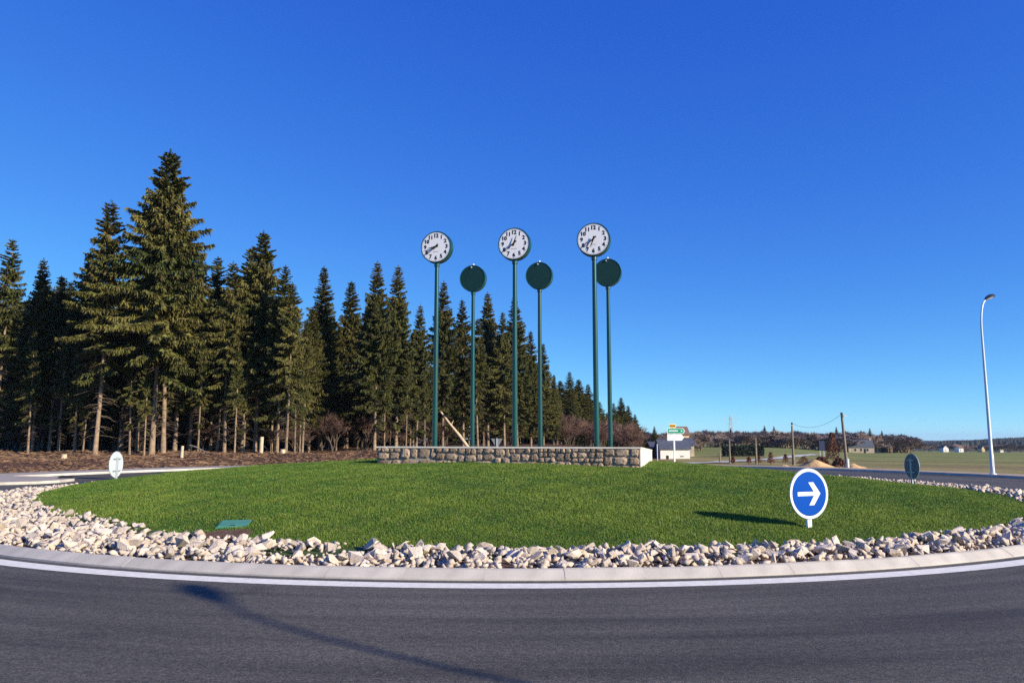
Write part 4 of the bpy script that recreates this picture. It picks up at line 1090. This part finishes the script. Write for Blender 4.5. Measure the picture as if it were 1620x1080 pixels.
for px0, px1, ty, Y, lab in ((1146, 1180, 706, 150, 'low dark clipped hedge beyond the access road'), (1176, 1210, 704.5, 152, 'taller dark clipped hedge beyond the access road')):
    a_, b2 = at(px0, 715, Y), at(px1, 715, Y); W = b2.x - a_.x; zb2 = tz((a_.x + b2.x) / 2, Y); hh = at(px0, ty, Y).z - zb2
    me = leaf_cloud(5000, lambda g, n: np.stack([g.uniform(-W / 2, W / 2, n), g.uniform(0, 2.0, n), g.uniform(0, 1, n) ** .7 * hh * (1 + .06 * np.sin(g.uniform(0, 9, n)))], -1), .16, int(px0))
    root = empty('hedge', ((a_.x + b2.x) / 2, Y, zb2)); tag(root, lab, 'hedge', 'dark hedges beyond the access road')
    link('foliage', me, root, M['hedge']); MB().box(-W / 2 + .1, W / 2 - .1, .3, 1.7, 0, hh - .15).build('inner_wood', M['hedge'], root)
for px, by, ty, Y, wd, lab in ((1160, 736, 721, 74, .35, 'small reddish young tree beside the thin stake'), (1185, 736, 722, 76, .4, 'reddish young tree left of the slender post'), (1200, 737, 720, 80, .5, 'reddish young tree right behind the slender post'),
                            (1220, 740, 715, 72, .55, 'tallest of the reddish young trees on the verge'), (1243, 732, 718, 90, .55, 'reddish young tree left of the shorter utility pole'), (1318, 728, 684, 95, 1.3, 'conical reddish brown tree beside the taller utility pole'),
                            (1300, 736, 722, 84, 1.3, 'brown leafy shrub on the sandy spoil heap'), (1272, 738, 722, 82, 1.0, 'brown scrub left of the sandy spoil heap'), (1328, 738, 725, 80, 1.2, 'brown scrub right of the sandy spoil heap')):
    b = at(px, by, Y); zb2 = tz(b.x, Y); h = at(px, ty, Y).z - zb2
    wd *= .62
    def fn(g, n, h=h, wd=wd):
        z = g.uniform(.18, 1, n); a = g.uniform(0, 6.28, n); r = wd * np.sqrt(g.random(n)) * np.sqrt(np.clip(1.05 - z, 0, 1)) * 1.2
        return np.stack([np.cos(a) * r, np.sin(a) * r, z * h], -1)
    root = empty('young_tree', (b.x, Y, zb2)); tag(root, lab, 'tree', 'reddish young trees near the utility poles')
    link('crown', leaf_cloud(420 if wd < .7 else 1300, fn, .06 if wd < .7 else .10, int(px)), root, M['beech'] if wd < .5 else M['beechdark'])
    MB().tube([(0, 0, -.1), (0, 0, h * .8)], [.035 + wd * .03, .01], 6).build('trunk', M['deadwood'], root)
# spoil heaps
def heap_(px, by, ty, Y, w, dp, label, seed, name='spoil_heap'):
    b = at(px, by, Y); zb2 = tz(b.x, Y); h = at(px, ty, Y).z - zb2; g = np.random.default_rng(seed); n = 22
    V = []; Fc = []
    for i_ in range(n + 1):
        for j_ in range(n + 1):
            u, v = i_ / n * 2 - 1, j_ / n * 2 - 1; q = max(0, 1 - (u * u + v * v) ** .5); q = q ** .75
            V.append((u * w, v * dp, h * (q * (1 + .15 * math.sin(5 * u + seed) + .12 * math.sin(7 * v + 2 * seed)) + g.normal(0, .02)) - .12))
    for i_ in range(n):
        for j_ in range(n): a_ = i_ * (n + 1) + j_; Fc.append((a_, a_ + n + 1, a_ + n + 2, a_ + 1))
    o = link(name, pyd(name, V, Fc, True), None, M['sandpile']); o.location = (b.x, Y, zb2); tag(o, label, 'heap', 'sandy heaps by the utility poles')
heap_(1240, 743, 733, 66, 1.0, 1.2, 'small pointed sandy heap left of the shorter pole foot', 1)
heap_(1290, 740, 725, 76, 2.0, 1.6, 'large sandy spoil heap between the two utility poles', 2)
heap_(1352, 738, 731, 78, 1.6, 1.2, 'low sandy heap right of the taller utility pole', 3)
p = at(1300.5, 712, 100); gz_ = tz(p.x, 100); zt_ = at(1300, 697, 100).z - gz_; zb2 = p.z - gz_
root = empty('sign_board', (p.x, 100, gz_)); tag(root, 'small dark blue board on posts left of the taller pole', 'sign')
MB().box(-.36, .36, -.03, .03, zb2, zt_).build('board', M['darkpanel'], root)
for s in (-.25, .25): MB().box(s - .04, s + .04, .032, .1, -.2, zt_ - .1).build('post', M['galv'], root)

# ------------------------------------------------------------------ left side: traffic island, drain, felled wood
def flat(px, py, z):
    r = ray(px, py); return Vector((0, 0, H_CAM)) + r * ((z - H_CAM) / r.z)
poly = [flat(a_, b_, .10) for a_, b_ in ((-90, 764), (0, 762.6), (60, 761), (95, 759), (118, 756.5), (100, 753.6), (0, 751.8), (-90, 751.3))]
n = len(poly); mb = MB()
mb.add([(q.x, q.y, -.01) for q in poly] + [(q.x, q.y, .10) for q in poly], [tuple(range(n, 2 * n))] + [(k, (k + 1) % n, (k + 1) % n + n, k + n) for k in range(n)])
o = mb.build('traffic_island', M['kerb']); o['kind'] = 'structure'
mb = MB(); cen = sum(poly, Vector()) / n; ins = [cen + (q - cen) * .93 for q in poly]
mb.add([(q.x, q.y, .104) for q in ins], [tuple(range(n))]); o = mb.build('traffic_island_paving', M['pavement']); o['kind'] = 'structure'
p = flat(107, 756, .105)
root = empty('drain_inlet', (p.x, p.y, .104), R_(5)); tag(root, 'dark gully inlet set in the pale traffic island at the left', 'drain')
MB().box(-.30, .30, -.14, .14, -.05, .10).build('frame', M['lampdark'], root)
MB().box(-.26, .26, -.146, -.10, .01, .085).build('opening', M['dark'], root)
for k in range(5): MB().box(-.24 + k * .11, -.20 + k * .11, -.11, .09, .1005, .108).build('bar', M['ink'], root)

def log(p0, p1, r0, r1, label, m='palewood', name='felled_log', group=None):
    a = Vector(p0); b = Vector(p1); root = empty(name, a); tag(root, label, 'log', group)
    d = b - a; k = Vector((0, 0, d.length * .01))
    MB().tube([Vector(), d * .33 + k, d * .66 - k, d], [r0, r0 * .93, r1 * 1.1, r1], 10).build('stem', M[m], root, True)
    u = d.orthogonal().normalized(); MB().tube([d * .6, d * .6 + (u * .9 + d.normalized() * .5) * r0 * 4], [r1 * .5, r1 * .2], 6).build('branch_stub', M[m], root)
a = at(742, 704, 74); b = at(695, 648, 75); log((a.x, 74, tz(a.x, 74)), b, .17, .10, 'pale broken trunk leaning between the first two clock posts')
a = at(425, 716, 59); b = at(362, 635, 61); log((a.x, 59, tz(a.x, 59) + .1), b, .07, .04, 'thin dead trunk leaning behind the pale stump', 'deadwood')
a = at(300, 718, 56); b = at(340, 735, 54); log((a.x, 56, tz(a.x, 56) + .55), (b.x, 53, tz(b.x, 53) + .05), .06, .04, 'thin pale pole lying on the bank right of the tallest spruces')
def stump(px, py, Y, h, r, label):
    b = at(px, py, Y); root = empty('tree_stump', (b.x, Y, tz(b.x, Y))); tag(root, label, 'stump', 'stumps on the cleared bank')
    MB().tube([(0, 0, -.1), (0, 0, .1), (.02, 0, h)], [r * 1.3, r, r * .92], 12).build('stem', M['palewood'], root, True)
    MB().tube([(.02, 0, h), (.02, 0, h + .012)], [r * .85, r * .85], 12).build('cut_top', M['palewood'], root)
stump(413, 710, 57, 1.25, .15, 'tall pale cut stump standing below the twin topped spruces')
stump(287, 728, 50, .75, .10, 'small pale stump on the bank right of the pale sign')
stump(100, 735, 49, .35, .18, 'low stump on the bank near the left trees')
stump(447, 716, 56, .3, .2, 'low pale stump right of the tall stump')
g = random.Random(33); VV = MB()
lit = MB()
for q in range(5200):
    px = g.uniform(-120, 640); Y = g.uniform(33, 60) if q % 3 else g.uniform(44, 62)
    b = at(px, 715, Y); z0 = tz(b.x, Y)
    if math.hypot(b.x - CX, Y - CY) < 26.2: continue
    a_ = g.uniform(0, 6.28); L = g.uniform(.08, .5) if g.random() < .9 else g.uniform(.5, 1.4); r = g.uniform(.006, .022); dz = g.uniform(-.02, .16)
    dv = Vector((math.cos(a_) * L, math.sin(a_) * L, dz)); n_ = dv.cross(Vector((0, 0, 1))).normalized() * r
    p_ = Vector((b.x, Y, z0 + g.uniform(.0, .06)))
    lit.add([p_ - n_, p_ + n_, p_ + dv + n_ * .5, p_ + dv - n_ * .5, p_ + dv * .5 + Vector((0, 0, r * 2.2))], [(0, 1, 4), (1, 2, 4), (2, 3, 4), (3, 0, 4)])
M['litter'] = mat('wood_litter', (.075, .038, .022), .95, 0, col2=(.30, .19, .11), scale=.9, detail=2)
tag(lit.build('branch_litter', M['litter']), 'broken branches and chips strewn over the cleared brown bank', 'litter', kind='stuff')
cl = []
g2 = np.random.default_rng(3)
VV = []; FF = []; off = 0
for q in range(2600):
    px = g2.uniform(-120, 660); Y = 32 + 30 * g2.random() ** 1.3; b = at(px, 715, Y)
    if math.hypot(b.x - CX, Y - CY) < 26.3: continue
    s = g2.uniform(.04, .22) * (1 if g2.random() < .9 else 1.6); k = int(g2.integers(len(PV)))
    v = PV[k] * s * np.array([1.2, 1.2, .8]) + np.array([b.x, Y, tz(b.x, Y) + s * .1]); VV.append(v); FF.append(PF[k] + off); off += len(v)
tag(link('soil_clods', npmesh('soil_clods', np.vstack(VV), np.vstack(FF)), None, M['soil']), 'brown earth clods on the cleared bank before the forest', 'soil', kind='stuff')

# ------------------------------------------------------------------ thin winter haze over the whole place
hm = bpy.data.materials.new('haze_air'); hm.use_nodes = True; hn = hm.node_tree.nodes
hn.remove(hn['Principled BSDF']); pv = hn.new('ShaderNodeVolumePrincipled'); pv.inputs['Color'].default_value = (.55, .74, 1.0, 1); pv.inputs['Density'].default_value = .00007
hm.node_tree.links.new(pv.outputs[0], hn['Material Output'].inputs['Volume'])
hz_o = MB().box(-8900, 8900, -8900, 8900, -66, 36).build('haze', hm); hz_o['kind'] = 'stuff'; hz_o['label'] = 'thin pale blue winter haze over the far hill'
